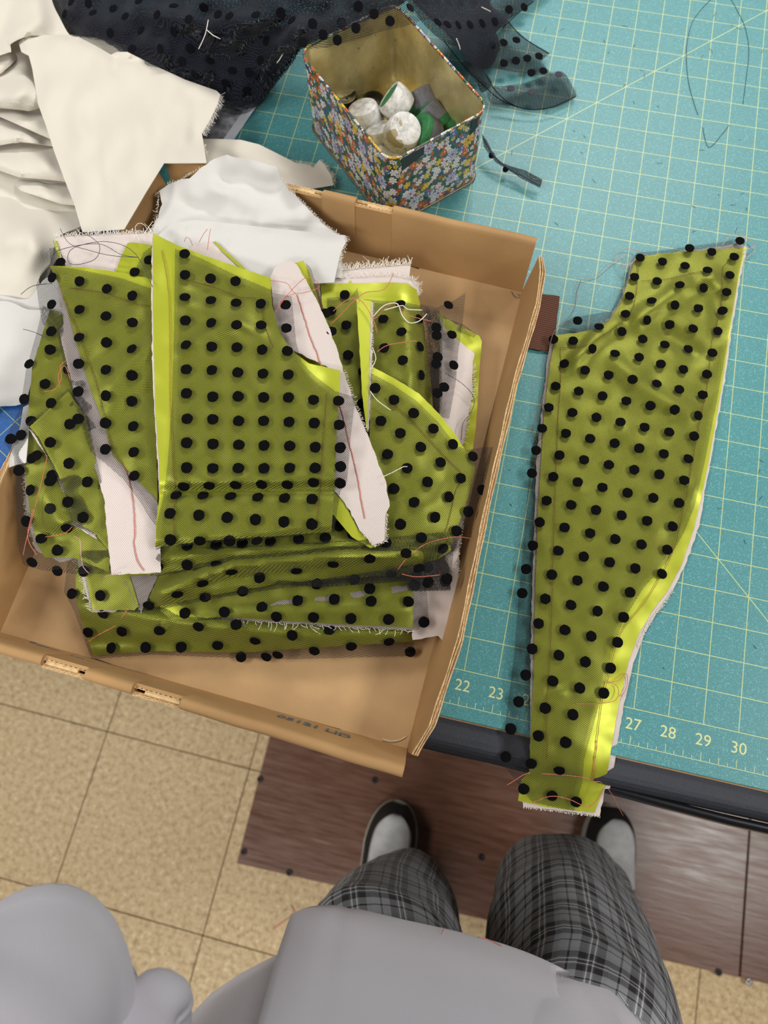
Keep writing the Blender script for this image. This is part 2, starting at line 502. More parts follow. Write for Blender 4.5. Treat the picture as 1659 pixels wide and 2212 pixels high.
MATS['screw_lit'] = plain('lit_screw', rgb(150, 146, 140), 0.35, 0.2, 200, metallic=0.7)  # lit copy of the screw: caught light put into a paler colour
def floor_px(px, py, z=0.010):
    return Vector(unproject(np.array([px]), np.array([py]), np.array([z - TABLE]))[0])
def sheet(corners, label, screws):
    root = thing('plywood_sheet', (corners[0].x, corners[0].y, 0.0), label, 'plywood', 'plywood sheets on the floor')
    rings = [[Vector((c.x, c.y, z)) for c in corners] for z in (0.0005, 0.0085)]
    cen = sum((c for c in corners), Vector()) / 4
    rings.append([Vector((c.x, c.y, 0.0097)) + (cen - c).normalized() * 0.0012 for c in corners])
    link('board', loft('board', rings, MATS['ply'], smooth=False), root)
    for (sx, sy, m) in screws:
        p = floor_px(sx, sy)
        rr = [[Vector((p.x + r * math.cos(k * math.pi / 6), p.y + r * math.sin(k * math.pi / 6), z)) for k in range(12)]
              for r, z in ((0.0065, 0.0095), (0.0065, 0.0106), (0.005, 0.0112), (0.0022, 0.0112), (0.0018, 0.0100))]
        link('screw', loft('screw', rr, MATS[m]), root)
    return root
pBL = floor_px(511, 1865); pTL = floor_px(580, 1600); seam_b = floor_px(1598, 2112); seam_t = floor_px(1621, 1770)
uL = (pTL - pBL).normalized(); uB = (seam_b - pBL).normalized(); uS = (seam_t - seam_b).normalized()
far = 1.22
sheet([pBL, seam_b - uB * 0.0015, seam_b - uB * 0.0015 + uS * far, pBL + uL * far],
      'wide brown painted plywood sheet under both sneakers, beside the bare tiles',
      [(562, 1683, 'screw'), (527, 1840, 'screw'), (625, 1885, 'screw'), (810, 1685, 'screw'), (1040, 1852, 'screw'), (1552, 2100, 'screw')])
sheet([seam_b + uB * 0.0015, seam_b + uB * 0.9, seam_b + uB * 0.9 + uS * far, seam_b + uB * 0.0015 + uS * far],
      'second brown plywood sheet butted against the one the person stands on',
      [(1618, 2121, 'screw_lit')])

# ------------------------------------------------------------------ cutting table
TOPZ = TABLE - 0.0046
table = thing('cutting_table', (0.45, 0.55, 0), 'high cutting table with black padded edge, covered by the cutting mats', 'table')
fy = -2.22 * IN
prof = [(fy + 0.012, TOPZ - 0.030), (fy + 0.001, TOPZ - 0.027), (fy - 0.0015, TOPZ - 0.016), (fy + 0.0000, TOPZ - 0.0065), (fy + 0.0022, TOPZ - 0.0022), (fy + 0.0048, TOPZ - 0.0006), (fy + 0.0085, TOPZ), (1.55, TOPZ), (1.55, TOPZ - 0.030)]
xs = np.linspace(-1.0, 1.9, 30)
rings = [[Vector((x, y + 0.0012 * math.sin(x * 9.0) * (1 if k < 6 else 0), z)) for k, (y, z) in enumerate(prof)] for x in xs]
link('table_top', loft('table_top', rings, MATS['rubber'], smooth=False), table)
lip = [(fy + 0.002, TOPZ - 0.031), (fy - 0.004, TOPZ - 0.029), (fy - 0.0052, TOPZ - 0.020), (fy - 0.0035, TOPZ - 0.013), (fy + 0.002, TOPZ - 0.012)]
rings = [[Vector((x, y - 0.004 * math.exp(-((x - 0.78) / 0.10) ** 2), z)) for y, z in lip] for x in np.linspace(-1.0, 1.9, 60)]
link('edge_lip', loft('edge_lip', rings, MATS['rubber_gloss']), table)
for lx in (-0.8, 1.7):
    for ly in (0.35, 1.4):
        link('leg', box_mesh('leg', lx - 0.035, lx + 0.035, ly - 0.035, ly + 0.035, 0.0, TOPZ - 0.03, MATS['rubber'], 0.004), table)

# ------------------------------------------------------------------ cutting mats
mat_o = thing('cutting_mat', (0.6, 0.5, TABLE - 0.0045), 'teal self-healing cutting mat with yellow inch grid and printed numbers', 'cutting mat')
link('mat_sheet', box_mesh('mat_sheet', 2.0 * IN, 40 * IN, -1.40 * IN, 46 * IN, TABLE - 0.0030, TABLE, MATS['mat'], 0.0004, 1), mat_o)
link('backing_board', box_mesh('backing_board', 1.97 * IN, 40.03 * IN, -1.445 * IN, 46 * IN, TABLE - 0.0045, TABLE - 0.0031, MATS['cork']), mat_o)

def text_mesh(name, body, size, mat, extrude=0.00006, bold=0.0):
    cu = bpy.data.curves.new(name, 'FONT'); cu.body = body; cu.size = size
    cu.offset = bold; cu.align_x = 'CENTER'; cu.align_y = 'CENTER'; cu.extrude = extrude; cu.resolution_u = 4
    tmp = bpy.data.objects.new(name, cu); COL.objects.link(tmp)
    bpy.context.view_layer.update()
    me = bpy.data.meshes.new_from_object(tmp.evaluated_get(bpy.context.evaluated_depsgraph_get()))
    bpy.data.objects.remove(tmp); me.name = name
    me.materials.clear(); me.materials.append(mat)
    return me
ref = P(1367.5, 1565.5, 0) - I(27, 0)
for nnum in range(19, 34):
    p = I(nnum, 0) + ref
    link('printed_numeral', text_mesh('printed_numeral', str(nnum), 0.0118, MATS['print_line']), mat_o,
         Matrix.Translation((p.x, p.y, TABLE + 0.00008)))
bm = bmesh.new()
def flat_strip(bm, x0, x1, y0, y1, z):
    v = [bm.verts.new((a, b, z)) for a, b in ((x0, y0), (x1, y0), (x1, y1), (x0, y1))]; bm.faces.new(v)
yb = (P(1500, 1640.5, 0)).y
flat_strip(bm, 19 * IN, 39 * IN, yb - 0.0002, yb + 0.0002, TABLE + 0.00006)
for k in range(19 * 4, 39 * 4 + 1):
    h = (0.0062, 0.0028, 0.0045, 0.0028)[k % 4]
    x = k * IN / 4
    flat_strip(bm, x - 0.0002, x + 0.0002, yb, yb + h, TABLE + 0.00006)
me = bpy.data.meshes.new('ruler_ticks'); bm.to_mesh(me); bm.free(); me.materials.append(MATS['print_line'])
link('ruler_ticks', me, mat_o)
bmo = thing('cutting_mat', (0.05, 0.1, TABLE), 'blue cutting mat with green lines, showing past the box beside the white cloth', 'cutting mat')
link('mat_sheet', box_mesh('mat_sheet', -0.55, 0.185, -1.35 * IN, 0.36, TABLE + 0.0002, TABLE + 0.0022, MATS['blue_mat'], 0.0004, 1), bmo)

# ------------------------------------------------------------------ cardboard box lid
HB = 0.060
BZ = 0.0024
fFL, fFR, fBR, fBL = (8.2, -1.93), (20.8, -2.5), (21.55, 12.95), (8.95, 13.7)
box = thing('cardboard_box', I(15, 5.5, BZ), 'shallow brown cardboard box lid overhanging the table edge, holding fabric pieces', 'box')
def quad_slab(name, c, z0, z1, mat):
    rings = [[Vector((x * IN, y * IN, TABLE + z)) for x, y in c] for z in (z0, z1)]
    return loft(name, rings, mat, smooth=False)
o = link('base_panel', quad_slab('base_panel', [fFL, fFR, fBR, fBL], BZ, BZ + 0.004, MATS['card']), box)

def wall_rings(a, b, t0, t1, n, prof, bow=None):
    """prof(t) -> list of (outward m, z m); a,b floor corners (inch), outward = right of a->b"""
    a = Vector((a[0] * IN, a[1] * IN, 0)); b = Vector((b[0] * IN, b[1] * IN, 0))
    d = (b - a).normalized(); out = Vector((d.y, -d.x, 0)); L = (b - a).length
    rs = []
    for k in range(n + 1):
        t = t0 + (t1 - t0) * k / n
        p = a + d * (L * t)
        rs.append([p + out * s + Vector((0, 0, TABLE + z)) for s, z in prof(t)])
    return rs
def roll_prof(flare, th, top, bot=BZ, grow=0.0):
    def f(t):
        fl = flare - grow * (1 - t)
        w = 0.0003 * math.sin(t * 23.0) + 0.0001 * math.sin(t * 51.0)
        h = top + 0.0003 * math.sin(t * 17.0)
        return [(0.0, bot), (0.0 + w * .3, bot + 0.004), (fl * 0.5 + w, h * 0.5), (fl * 0.93 + w, h - 0.0030), (fl + w + th * 0.16, h - 0.0008), (fl + w + th * 0.35, h),
                (fl + w + th * 0.75, h - 0.0004), (fl + w + th * 0.95, h - 0.0018), (fl + w + th, h - 0.0045), (fl * 0.6 + th + w, h * 0.5), (th * 0.8, bot)]
    return f
def trough_prof(flare, th, top, side):
    fl = flare
    if side == 'in':
        return lambda t: [(0.0, BZ), (0.0, BZ + 0.004), (fl * 0.5, top * 0.5), (fl * 0.95, top - 0.0032), (fl * 0.95 + 0.0024, top - 0.0036), (fl * 0.5 + 0.003, top * 0.5), (0.003, BZ)]
    return lambda t: [(th * 0.5, BZ), (fl * 0.6 + th - 0.003, top * 0.5), (fl + th - 0.0028, top - 0.0052), (fl + th - 0.0004, top - 0.0050), (fl * 0.6 + th, top * 0.5), (th * 0.8, BZ)]

def join(name, meshes, mat):
    bm = bmesh.new()
    for m in meshes: bm.from_mesh(m)
    me = bpy.data.meshes.new(name); bm.to_mesh(me); bm.free(); me.materials.append(mat)
    return me
def zigzag(name, a, b, t0, t1, s0, s1, z, hh, mat, pitch=0.0034):
    """the wavy flute seen at a cut edge, a ribbon standing on end"""
    A = Vector((a[0] * IN, a[1] * IN, 0)); B = Vector((b[0] * IN, b[1] * IN, 0)); d = (B - A).normalized(); out = Vector((d.y, -d.x, 0)); L = (B - A).length
    n = max(4, int(L * (t1 - t0) / pitch * 2)); rs = []
    rr = random.Random(5)
    for k in range(n + 1):
        t = t0 + (t1 - t0) * k / n; s = (s0 if k % 2 else s1) + rr.uniform(-0.0002, 0.0002)
        p = A + d * (L * t) + out * s; th = out * 0.0003
        rs.append([p - th + Vector((0, 0, TABLE + z - hh)), p - th + Vector((0, 0, TABLE + z)), p + th + Vector((0, 0, TABLE + z)), p + th + Vector((0, 0, TABLE + z - hh))])
    return loft(name, rs, mat, smooth=False)
def strip_line(name, a, b, t0, t1, s, z, hh, w, mat, n=40, rough=0.0003, sf=None):
    A = Vector((a[0] * IN, a[1] * IN, 0)); B = Vector((b[0] * IN, b[1] * IN, 0)); d = (B - A).normalized(); out = Vector((d.y, -d.x, 0)); L = (B - A).length
    rr = random.Random(int(s * 1e6) % 97); rs = []
    for k in range(n + 1):
        t = t0 + (t1 - t0) * k / n; off = (sf(t) if sf else 0) + s + rr.uniform(-rough, rough) * 0.6; zz = z + rr.uniform(-rough, rough)
        p = A + d * (L * t) + out * off; th = out * (w / 2)
        rs.append([p - th + Vector((0, 0, TABLE + zz - hh)), p - th + Vector((0, 0, TABLE + zz)), p + th + Vector((0, 0, TABLE + zz)), p + th + Vector((0, 0, TABLE + zz - hh))])
    return loft(name, rs, mat, smooth=False)

def rolled_wall(name, a, b, flare0, th, slots, top=HB, grow=0.0):
    segs = []; t = 0.0; pf = roll_prof(flare0, th, top, grow=grow)
    for (s0, s1, tab0, tab1) in slots:
        flare = flare0 - grow * (1 - (s0 + s1) / 2)
        segs.append(loft(name, wall_rings(a, b, t, s0, 24, pf), MATS['card_in']))
        for side in ('in', 'out'):
            segs.append(loft(name, wall_rings(a, b, s0, s1, 6, trough_prof(flare, th, top, side)), MATS['card_in'], smooth=False))
        t = s1
    segs.append(loft(name, wall_rings(a, b, t, 1.0, 24, pf), MATS['card_in']))
    me = join(name, segs, MATS['card_in'])
    w = link(name, me, box)
    md = w.modifiers.new('edge', 'EDGE_SPLIT'); md.split_angle = math.radians(55)
    for (s0, s1, tab0, tab1) in slots:
        flare = flare0 - grow * (1 - (s0 + s1) / 2)
        # inside the slot: dark block painting the hollow's shade, the locking tab and the two cut liners
        link('slot_shade', loft('slot_shade', wall_rings(a, b, s0, s1, 2, lambda t, flare=flare: [(flare * 0.6, top * 0.5), (flare + 0.001, top - 0.011), (flare + th - 0.002, top - 0.011), (flare * 0.6 + th * 0.8, top * 0.5)]), MATS['card_dark'], smooth=False), w)
        tb = loft('locking_tab', wall_rings(a, b, tab0, tab1, 8, lambda t: [(flare + th * 0.36, top - 0.014), (flare + th * 0.36, top - 0.0045), (flare + th * 0.70, top - 0.0040), (flare + th * 0.74, top - 0.014)]), MATS['card_edge'], smooth=False)
        link('locking_tab', tb, w)
        link('cut_flute', zigzag('cut_flute', a, b, s0, s1, flare + th * 0.16, flare + th * 0.32, top - 0.0036, 0.003, MATS['card_edge']), w)
        link('cut_flute', zigzag('cut_flute', a, b, s0, s1, flare + th * 0.80, flare + th * 0.95, top - 0.0050, 0.003, MATS['card_edge']), w)
        link('cut_liner', strip_line('cut_liner', a, b, s0, s1, flare + th * 0.36, top - 0.0038, 0.003, 0.0005, MATS['card_edge']), w)
        link('cut_liner', strip_line('cut_liner', a, b, s0, s1, flare + th * 1.0, top - 0.0052, 0.003, 0.0006, MATS['card_edge']), w)
    return w
# walls run so that "outward" is the right-hand side of a->b
front = rolled_wall('front_wall', fFL, fFR, 0.0090, 0.0078, [(0.205, 0.305, 0.21, 0.283), (0.412, 0.520, 0.437, 0.515)], grow=0.0055)
back = rolled_wall('back_wall', fBR, fBL, 0.0085, 0.0080, [(0.375, 0.475, 0.38, 0.445), (0.565, 0.680, 0.590, 0.675)])

def side_wall(name, a, b, flare_f, top_f, th=0.0040):
    pf = lambda t: [(0.0, BZ), (0.0, BZ + 0.004), (flare_f(t) * 0.45, top_f(t) * 0.5), (flare_f(t), top_f(t) - 0.001), (flare_f(t) + th, top_f(t) - 0.001), (flare_f(t) * 0.5 + th, top_f(t) * 0.5), (th * 0.7, BZ)]
    me = loft(name, wall_rings(a, b, -0.004, 1.004, 40, pf), MATS['card_in'])
    w = link(name, me, box); md = w.modifiers.new('edge', 'EDGE_SPLIT'); md.split_angle = math.radians(50)
    # torn, layered rim of two boards
    A = Vector((a[0] * IN, a[1] * IN, 0)); B = Vector((b[0] * IN, b[1] * IN, 0)); d = (B - A).normalized(); out = Vector((d.y, -d.x, 0)); L = (B - A).length
    for q, (s, wd, zz) in enumerate(((0.0003, 0.0007, 0.0004), (0.0020, 0.0006, 0.0000), (0.0037, 0.0006, 0.0003))):
        rr = random.Random(q + 11); rs = []; n = 150
        for k in range(n + 1):
            t = -0.003 + 1.006 * k / n; z = top_f(t) + zz + 0.0005 * math.sin(t * 40 + q) + rr.uniform(-0.0003, 0.0003); off = flare_f(t) + s + 0.00025 * math.sin(t * 57 + 2 * q)
            p = A + d * (L * t) + out * off; hw = wd * (0.5 + rr.uniform(-0.15, 0.2))
            rs.append([p - out * hw + Vector((0, 0, TABLE + z - 0.003)), p - out * hw + Vector((0, 0, TABLE + z)), p + out * hw + Vector((0, 0, TABLE + z - 0.0002)), p + out * hw + Vector((0, 0, TABLE + z - 0.003))])
        link('torn_rim', loft('torn_rim', rs, MATS['card_edge'], smooth=False), w)
    for s0, s1 in ((0.0007, 0.0016), (0.0024, 0.0033)):
        n = 200; rs = []; rr = random.Random(9)
        for k in range(n + 1):
            t = k / n; s = flare_f(t) + (s0 if k % 2 else s1); p = A + d * (L * t) + out * s; z = top_f(t) - 0.0004
            rs.append([p - out * 0.00022 + Vector((0, 0, TABLE + z - 0.0025)), p - out * 0.00022 + Vector((0, 0, TABLE + z)), p + out * 0.00022 + Vector((0, 0, TABLE + z)), p + out * 0.00022 + Vector((0, 0, TABLE + z - 0.0025))])
        link('rim_flute', loft('rim_flute', rs, MATS['card'], smooth=False), w)
    return w
def interp(tab): 
    tx = [a for a, _ in tab]; ty = [b for _, b in tab]
    return lambda t: float(np.interp(t, tx, ty))
side_wall('right_wall', fFR, fBR, interp([(0, 0.003), (0.05, 0.009), (0.2, 0.0135), (0.45, 0.0100), (0.70, 0.0085), (0.88, 0.0115), (0.96, 0.009), (1, 0.005)]), interp([(0, 0.050), (0.05, 0.056), (0.2, 0.060), (0.8, 0.061), (0.97, 0.059), (1, 0.056)]))
side_wall('left_wall', fBL, fFL, interp([(0, 0.006), (0.1, 0.009), (0.4, 0.012), (0.75, 0.015), (1, 0.008)]), interp([(0, 0.056), (0.05, 0.059), (0.8, 0.060), (1, 0.056)]))
# dark strips painting the shade in the base panel's cut slots where the wall tabs lock
for a, b in (((205, 1424), (262, 1444)), ((605, 1541), (735, 1577)), ((1040, 596), (1095, 611)), ((885, 573), (905, 580))):
    pa, pb = P(a[0], a[1], 0.66), P(b[0], b[1], 0.66)
    d = (pb - pa).normalized(); nrm = Vector((-d.y, d.x, 0)) * 0.0007
    bm = bmesh.new(); vs = [bm.verts.new(q) for q in (pa - nrm, pb - nrm, pb + nrm, pa + nrm)]; bm.faces.new(vs)
    r = bmesh.ops.extrude_face_region(bm, geom=bm.faces[:]); bmesh.ops.translate(bm, vec=(0, 0, -0.0012), verts=[v for v in r['geom'] if isinstance(v, bmesh.types.BMVert)])
    me = bpy.data.meshes.new('tab_slot_shade'); bm.to_mesh(me); bm.free(); me.materials.append(MATS['card_dark'])
    link('tab_slot_shade', me, o)
# stamped lettering on the inside of the front wall
fa = Vector((fFL[0] * IN, fFL[1] * IN, 0)); fb = Vector((fFR[0] * IN, fFR[1] * IN, 0)); fd = (fb - fa).normalized(); fout = Vector((fd.y, -fd.x, 0))
slope = Vector((0, 0, 1)) * 0.052 + fout * 0.0085; up_w = -slope.normalized()
nin = fd.cross(up_w).normalized()
def on_front(px, py):
    """where the line of sight through a photo point meets the wall's inner face"""
    d = unproject(np.array([px]), np.array([py]), np.array([0.0]))[0] - CAM
    d = Vector(d); n = fd.cross(slope).normalized(); p0 = fa + Vector((0, 0, TABLE + BZ + 0.004))
    t = (p0 - Vector(CAM)).dot(n) / d.dot(n)
    return Vector(CAM) + d * t, n
pc, nn = on_front(678, 1570)
if nn.dot(-fout) < 0: nn = -nn
m = Matrix.Identity(4)
xa = fd; ya = nn.cross(xa)
for k in range(3):
    m[k][0] = xa[k]; m[k][1] = ya[k] * 1.0; m[k][2] = nn[k]; m[k][3] = pc[k] + nn[k] * 0.0006
link('stamped_lettering', text_mesh('stamped_lettering', '05121 LID', 0.0128, MATS['card_ink'], bold=0.00025), front, m)
link_marks = bmesh.new()
for (x0, y0), (x1, y1), wd in (((64, 1389), (78, 1392), 0.0018), ((80, 1395), (92, 1399), 0.0022), ((92, 1399), (106, 1402), 0.0012), ((108, 1404), (128, 1409), 0.0012), ((141, 1415), (158, 1420), 0.0014), ((162, 1421), (182, 1427), 0.0010), ((186, 1429), (205, 1435), 0.0012)):
    a, n1 = on_front(x0, y0); b, _ = on_front(x1, y1)
    if n1.dot(-fout) < 0: n1 = -n1
    dd = (b - a).normalized(); s = n1.cross(dd) * wd
    link_marks.faces.new([link_marks.verts.new(q + n1 * 0.0010) for q in (a - s, b - s, b + s, a + s)])
me = bpy.data.meshes.new('stamped_marks'); link_marks.to_mesh(me); link_marks.free(); me.materials.append(MATS['card_ink'])
link('stamped_marks', me, front)

# ------------------------------------------------------------------ brown webbing tab under the box
webm = mat_weave('brown_ribbed_webbing', rgb(112, 70, 50), rgb(64, 36, 24), 0.0010, math.pi / 2 - 0.05, rough=0.85, bump=0.8)
web_z = Relief([(1100, 700, 0.15)], wave=0.01)
web = thing('webbing_strap', P(1175, 695, 0), 'brown ribbed webbing strap end lying between box and dotted piece', 'strap')
cloth('strap_end', [(1120, 628), (1209, 640), (1196, 758), (1105, 750)], web_z, webm, web, 0.1, 10, thick=0.0012, jag=0.6)

# ------------------------------------------------------------------ floral tin with weights
TC = Vector((15.85 * IN, 18.15 * IN, TABLE)); TA = math.atan2(-3.95, 4.05); TL, TWD, TH = 5.62 * IN, 3.92 * IN, 0.079
def flower_mat():
    t = NT('floral_print_tin'); uv = t.coord('UV')
    base = t.ramp(t.noise(uv, 160, 3), [(0.35, rgb(36, 58, 46)), (0.5, rgb(70, 100, 70)), (0.62, rgb(52, 66, 108)), (0.75, rgb(190, 180, 140))])
    def layer(base, scale, petals, rad, seed, stops, heart):
        mp = t.node('ShaderNodeMapping'); mp.inputs['Location'].default_value = (seed * 0.37, seed * 0.71, 0); t.link(uv, mp.inputs[0])
        v = t.node('ShaderNodeTexVoronoi'); v.voronoi_dimensions = '2D'; v.inputs['Scale'].default_value = scale; v.inputs['Randomness'].default_value = 0.85
        t.link(mp.outputs[0], v.inputs['Vector'])
        sc = t.node('ShaderNodeVectorMath', operation='SUBTRACT'); t.link(mp.outputs[0], sc.inputs[0]); t.link(v.outputs['Position'], sc.inputs[1])
        x, y, _ = t.xyz(sc.outputs[0])
        ang = t.math('ARCTAN2', y, x)
        hsv = t.xyz(v.outputs['Color'])
        pet = t.math('ABSOLUTE', t.math('SINE', t.math('MULTIPLY_ADD', ang, petals / 2.0, t.math('MULTIPLY', hsv[1], 6.0))))
        r = t.math('MULTIPLY', v.outputs['Distance'], 1.0)
        lim = t.math('MULTIPLY', t.math('MULTIPLY_ADD', pet, 0.5, 0.5), rad)
        mask = t.math('LESS_THAN', r, lim)
        col = t.ramp(hsv[0], stops, 'CONSTANT')
        shade = t.math('DIVIDE', r, rad)
        col = t.mix(t.math('MULTIPLY', t.math('LESS_THAN', t.math('ABSOLUTE', t.math('SUBTRACT', shade, 0.45)), 0.06), 0.55), col, rgb(110, 60, 60))
        c = t.mix(mask, base, col)
        return t.mix(t.math('LESS_THAN', r, rad * 0.22), c, heart)
    c = layer(base, 175, 5, 0.42, 3, [(0, rgb(226, 226, 222)), (0.3, rgb(214, 190, 70)), (0.45, rgb(200, 110, 46)), (0.62, rgb(58, 78, 140)), (0.75, rgb(230, 214, 200)), (0.9, rgb(196, 84, 40))], rgb(90, 50, 40))
    c = layer(c, 92, 6, 0.36, 8, [(0, rgb(206, 96, 44)), (0.3, rgb(224, 226, 232)), (0.55, rgb(218, 188, 56)), (0.72, rgb(222, 208, 208)), (0.88, rgb(90, 110, 170))], rgb(226, 196, 80))
    c = layer(c, 38, 9, 0.24, 5, [(0, rgb(176, 178, 208)), (0.4, rgb(204, 206, 222)), (0.7, rgb(222, 182, 60)), (0.85, rgb(216, 216, 226))], rgb(150, 60, 80))
    return t.set(Base_Color=c, Roughness=0.3, Specular_IOR_Level=0.6)
MATS['floral'] = flower_mat()
def brass_mat():
    t = NT('gold_lacquered_tin'); co = t.coord()
    n = t.noise(co, 45, 4, 0.6); s = t.math('GREATER_THAN', t.noise(co, 380, 2), 0.72)
    c = t.ramp(n, [(0.3, rgb(198, 182, 124)), (0.7, rgb(236, 222, 168))])
    c = t.mix(t.math('MULTIPLY', s, 0.7), c, rgb(54, 42, 24))
    return t.set(Base_Color=c, Metallic=0.62, Roughness=t.math('MULTIPLY_ADD', n, 0.15, 0.18))
MATS['brass'] = brass_mat()
MATS['tin_black'] = plain('bare_black_tin_patch', rgb(40, 44, 44), 0.35, 0.1, 200)
MATS['tin_steel'] = plain('tin_seam', rgb(120, 108, 96), 0.4, 0.15, 200, metallic=0.6)
def rrect(L, W, r, n=8):
    pts = []
    for cx, cy, a0 in ((L / 2 - r, W / 2 - r, 0), (-L / 2 + r, W / 2 - r, 90), (-L / 2 + r, -W / 2 + r, 180), (L / 2 - r, -W / 2 + r, 270)):
        for k in range(n + 1):
            a = math.radians(a0 + 90 * k / n); pts.append((cx + r * math.cos(a), cy + r * math.sin(a)))
    # long sides get extra points so that the print follows
    return pts
def tin_ring(L, W, r, z): 
    ca, sa = math.cos(TA), math.sin(TA)
    return [TC + Vector((x * ca - y * sa, x * sa + y * ca, z)) for x, y in rrect(L, W, r)]
tin = thing('floral_tin', TC, 'open rectangular tin printed with small flowers, gold inside, holding round weights', 'tin')
per = [0.0]; pr = rrect(TL, TWD, 0.012)
for k in range(1, len(pr) + 1):
    a, b = pr[k - 1], pr[k % len(pr)]; per.append(per[-1] + math.hypot(b[0] - a[0], b[1] - a[1]))
zo = [0.0012, 0.004, 0.006, 0.03, 0.055, TH - 0.002]
ob = link('outer_wall', loft('outer_wall', [tin_ring(TL, TWD, 0.012, z) for z in zo], MATS['floral'], caps=False, uv=lambda i, j: (per[j], zo[i])), tin)
link('inner_wall', loft('inner_wall', [tin_ring(TL - 0.0016, TWD - 0.0016, 0.0112, z) for z in (TH - 0.002, 0.04, 0.006)] + [tin_ring(TL - 0.004, TWD - 0.004, 0.010, 0.0032)], MATS['brass'], caps=False), tin)
fl = [tin_ring(TL - 0.0016 - q, TWD - 0.0016 - q, max(0.002, 0.0112 - q / 2), z) for q, z in ((0, 0.0035), (0.006, 0.0026), (0.010, 0.0030), (0.012, 0.0030))]
link('tin_base', loft('tin_base', fl, MATS['brass'], smooth=False), tin)
def ring_tube(name, L, W, r, z, rad, mat, uvm=None):
    n = 6; base = rrect(L, W, r); rings = []
    ca, sa = math.cos(TA), math.sin(TA); N = len(base)
    for k in range(N):
        x, y = base[k]; x0, y0 = base[k - 1]; x1, y1 = base[(k + 1) % N]
        d = Vector((x1 - x0, y1 - y0, 0)).normalized(); o_ = Vector((d.y, -d.x, 0))
        rr = []
        for q in range(n):
            a = 2 * math.pi * q / n; v = Vector((x, y, z)) + o_ * (rad * math.cos(a)) + Vector((0, 0, rad * math.sin(a)))
            rr.append(TC + Vector((v.x * ca - v.y * sa, v.x * sa + v.y * ca, v.z)))
        rings.append(rr)
    rings.append(rings[0])
    return loft(name, rings, mat, caps=False, uv=uvm)
link('rolled_rim', ring_tube('rolled_rim', TL, TWD, 0.012, TH - 0.001, 0.0011, MATS['floral'], uvm=lambda i, j: (per[min(i, len(per) - 1)] + 0.05, j * 0.0008)), tin)
link('bottom_seam', ring_tube('bottom_seam', TL + 0.0006, TWD + 0.0006, 0.012, 0.0014, 0.0014, MATS['tin_steel']), tin)
# two bare black patches at the top corners of the short side
ca, sa = math.cos(TA), math.sin(TA)
def tin_pt(x, y, z): return TC + Vector((x * ca - y * sa, x * sa + y * ca, z))
for y0, y1, z0, z1 in ((-TWD / 2 + 0.012, -TWD / 2 + 0.034, TH - 0.014, TH - 0.0035), (TWD / 2 - 0.018, TWD / 2 - 0.011, TH - 0.016, TH - 0.0035)):
    xx = TL / 2 + 0.0004
    vs = [tin_pt(xx, y0, z0 - 0.003), tin_pt(xx, y1, z0 + 0.002), tin_pt(xx, y1, z1), tin_pt(xx, y0, z1)]
    vs += [tin_pt(xx - 0.0007, y0, z0 - 0.003), tin_pt(xx - 0.0007, y1, z0 + 0.002), tin_pt(xx - 0.0007, y1, z1), tin_pt(xx - 0.0007, y0, z1)]
    link('bare_patch', add_mesh('bare_patch', vs, [(0, 1, 2, 3), (4, 7, 6, 5), (0, 4, 5, 1), (1, 5, 6, 2), (2, 6, 7, 3), (3, 7, 4, 0)], MATS['tin_black'], False), tin)

def chalky(name, stain=False):
    t = NT(name); co = t.coord()
    n = t.noise(co, 130, 5, 0.7); c = t.ramp(n, [(0.3, rgb(150, 148, 144)), (0.5, rgb(206, 205, 202)), (0.7, rgb(232, 231, 228))])
    if stain:
        s = t.math('GREATER_THAN', t.noise(co, 55, 4, 0.6), 0.56); c = t.mix(t.math('MULTIPLY', s, 0.85), c, rgb(148, 132, 84))
    t.bump(n, 0.15, 0.0005)
    return t.set(Base_Color=c, Roughness=0.45)
MATS['chalk'] = chalky('scuffed_white_plastic'); MATS['chalk_stain'] = chalky('stained_white_plastic', True)
MATS['felt'] = plain('green_felt', rgb(62, 122, 78), 0.95, 0.25, 500, 0.5, 1500, spec=0.1)
MATS['lead'] = plain('grey_lead', rgb(112, 112, 120), 0.7, 0.2, 250, 0.4, 600)
MATS['black_gloss'] = plain('glossy_black_plastic', rgb(14, 13, 13), 0.28, 0.1, 200)
MATS['black_rub'] = plain('black_rubber', rgb(50, 54, 50), 0.8, 0.2, 300)
def orient(axis, loc):
    z = Vector(axis).normalized(); x = z.cross(Vector((0.3, 1, 0.1))).normalized(); y = z.cross(x)
    m = Matrix.Identity(4)
    for k in range(3): m[k][0] = x[k]; m[k][1] = y[k]; m[k][2] = z[k]; m[k][3] = loc[k]
    return m
def lathe(name, prof, mat, n=28):
    return loft(name, [[Vector((r * math.cos(2 * math.pi * k / n), r * math.sin(2 * math.pi * k / n), z)) for k in range(n)] for r, z in prof], MATS[mat])
def place(root, name, me, m):
    o_ = bpy.data.objects.new(name, me); COL.objects.link(o_); o_.parent = root; o_.matrix_basis = m
    md_ = o_.modifiers.new('edge', 'EDGE_SPLIT'); md_.split_angle = math.radians(38); return o_
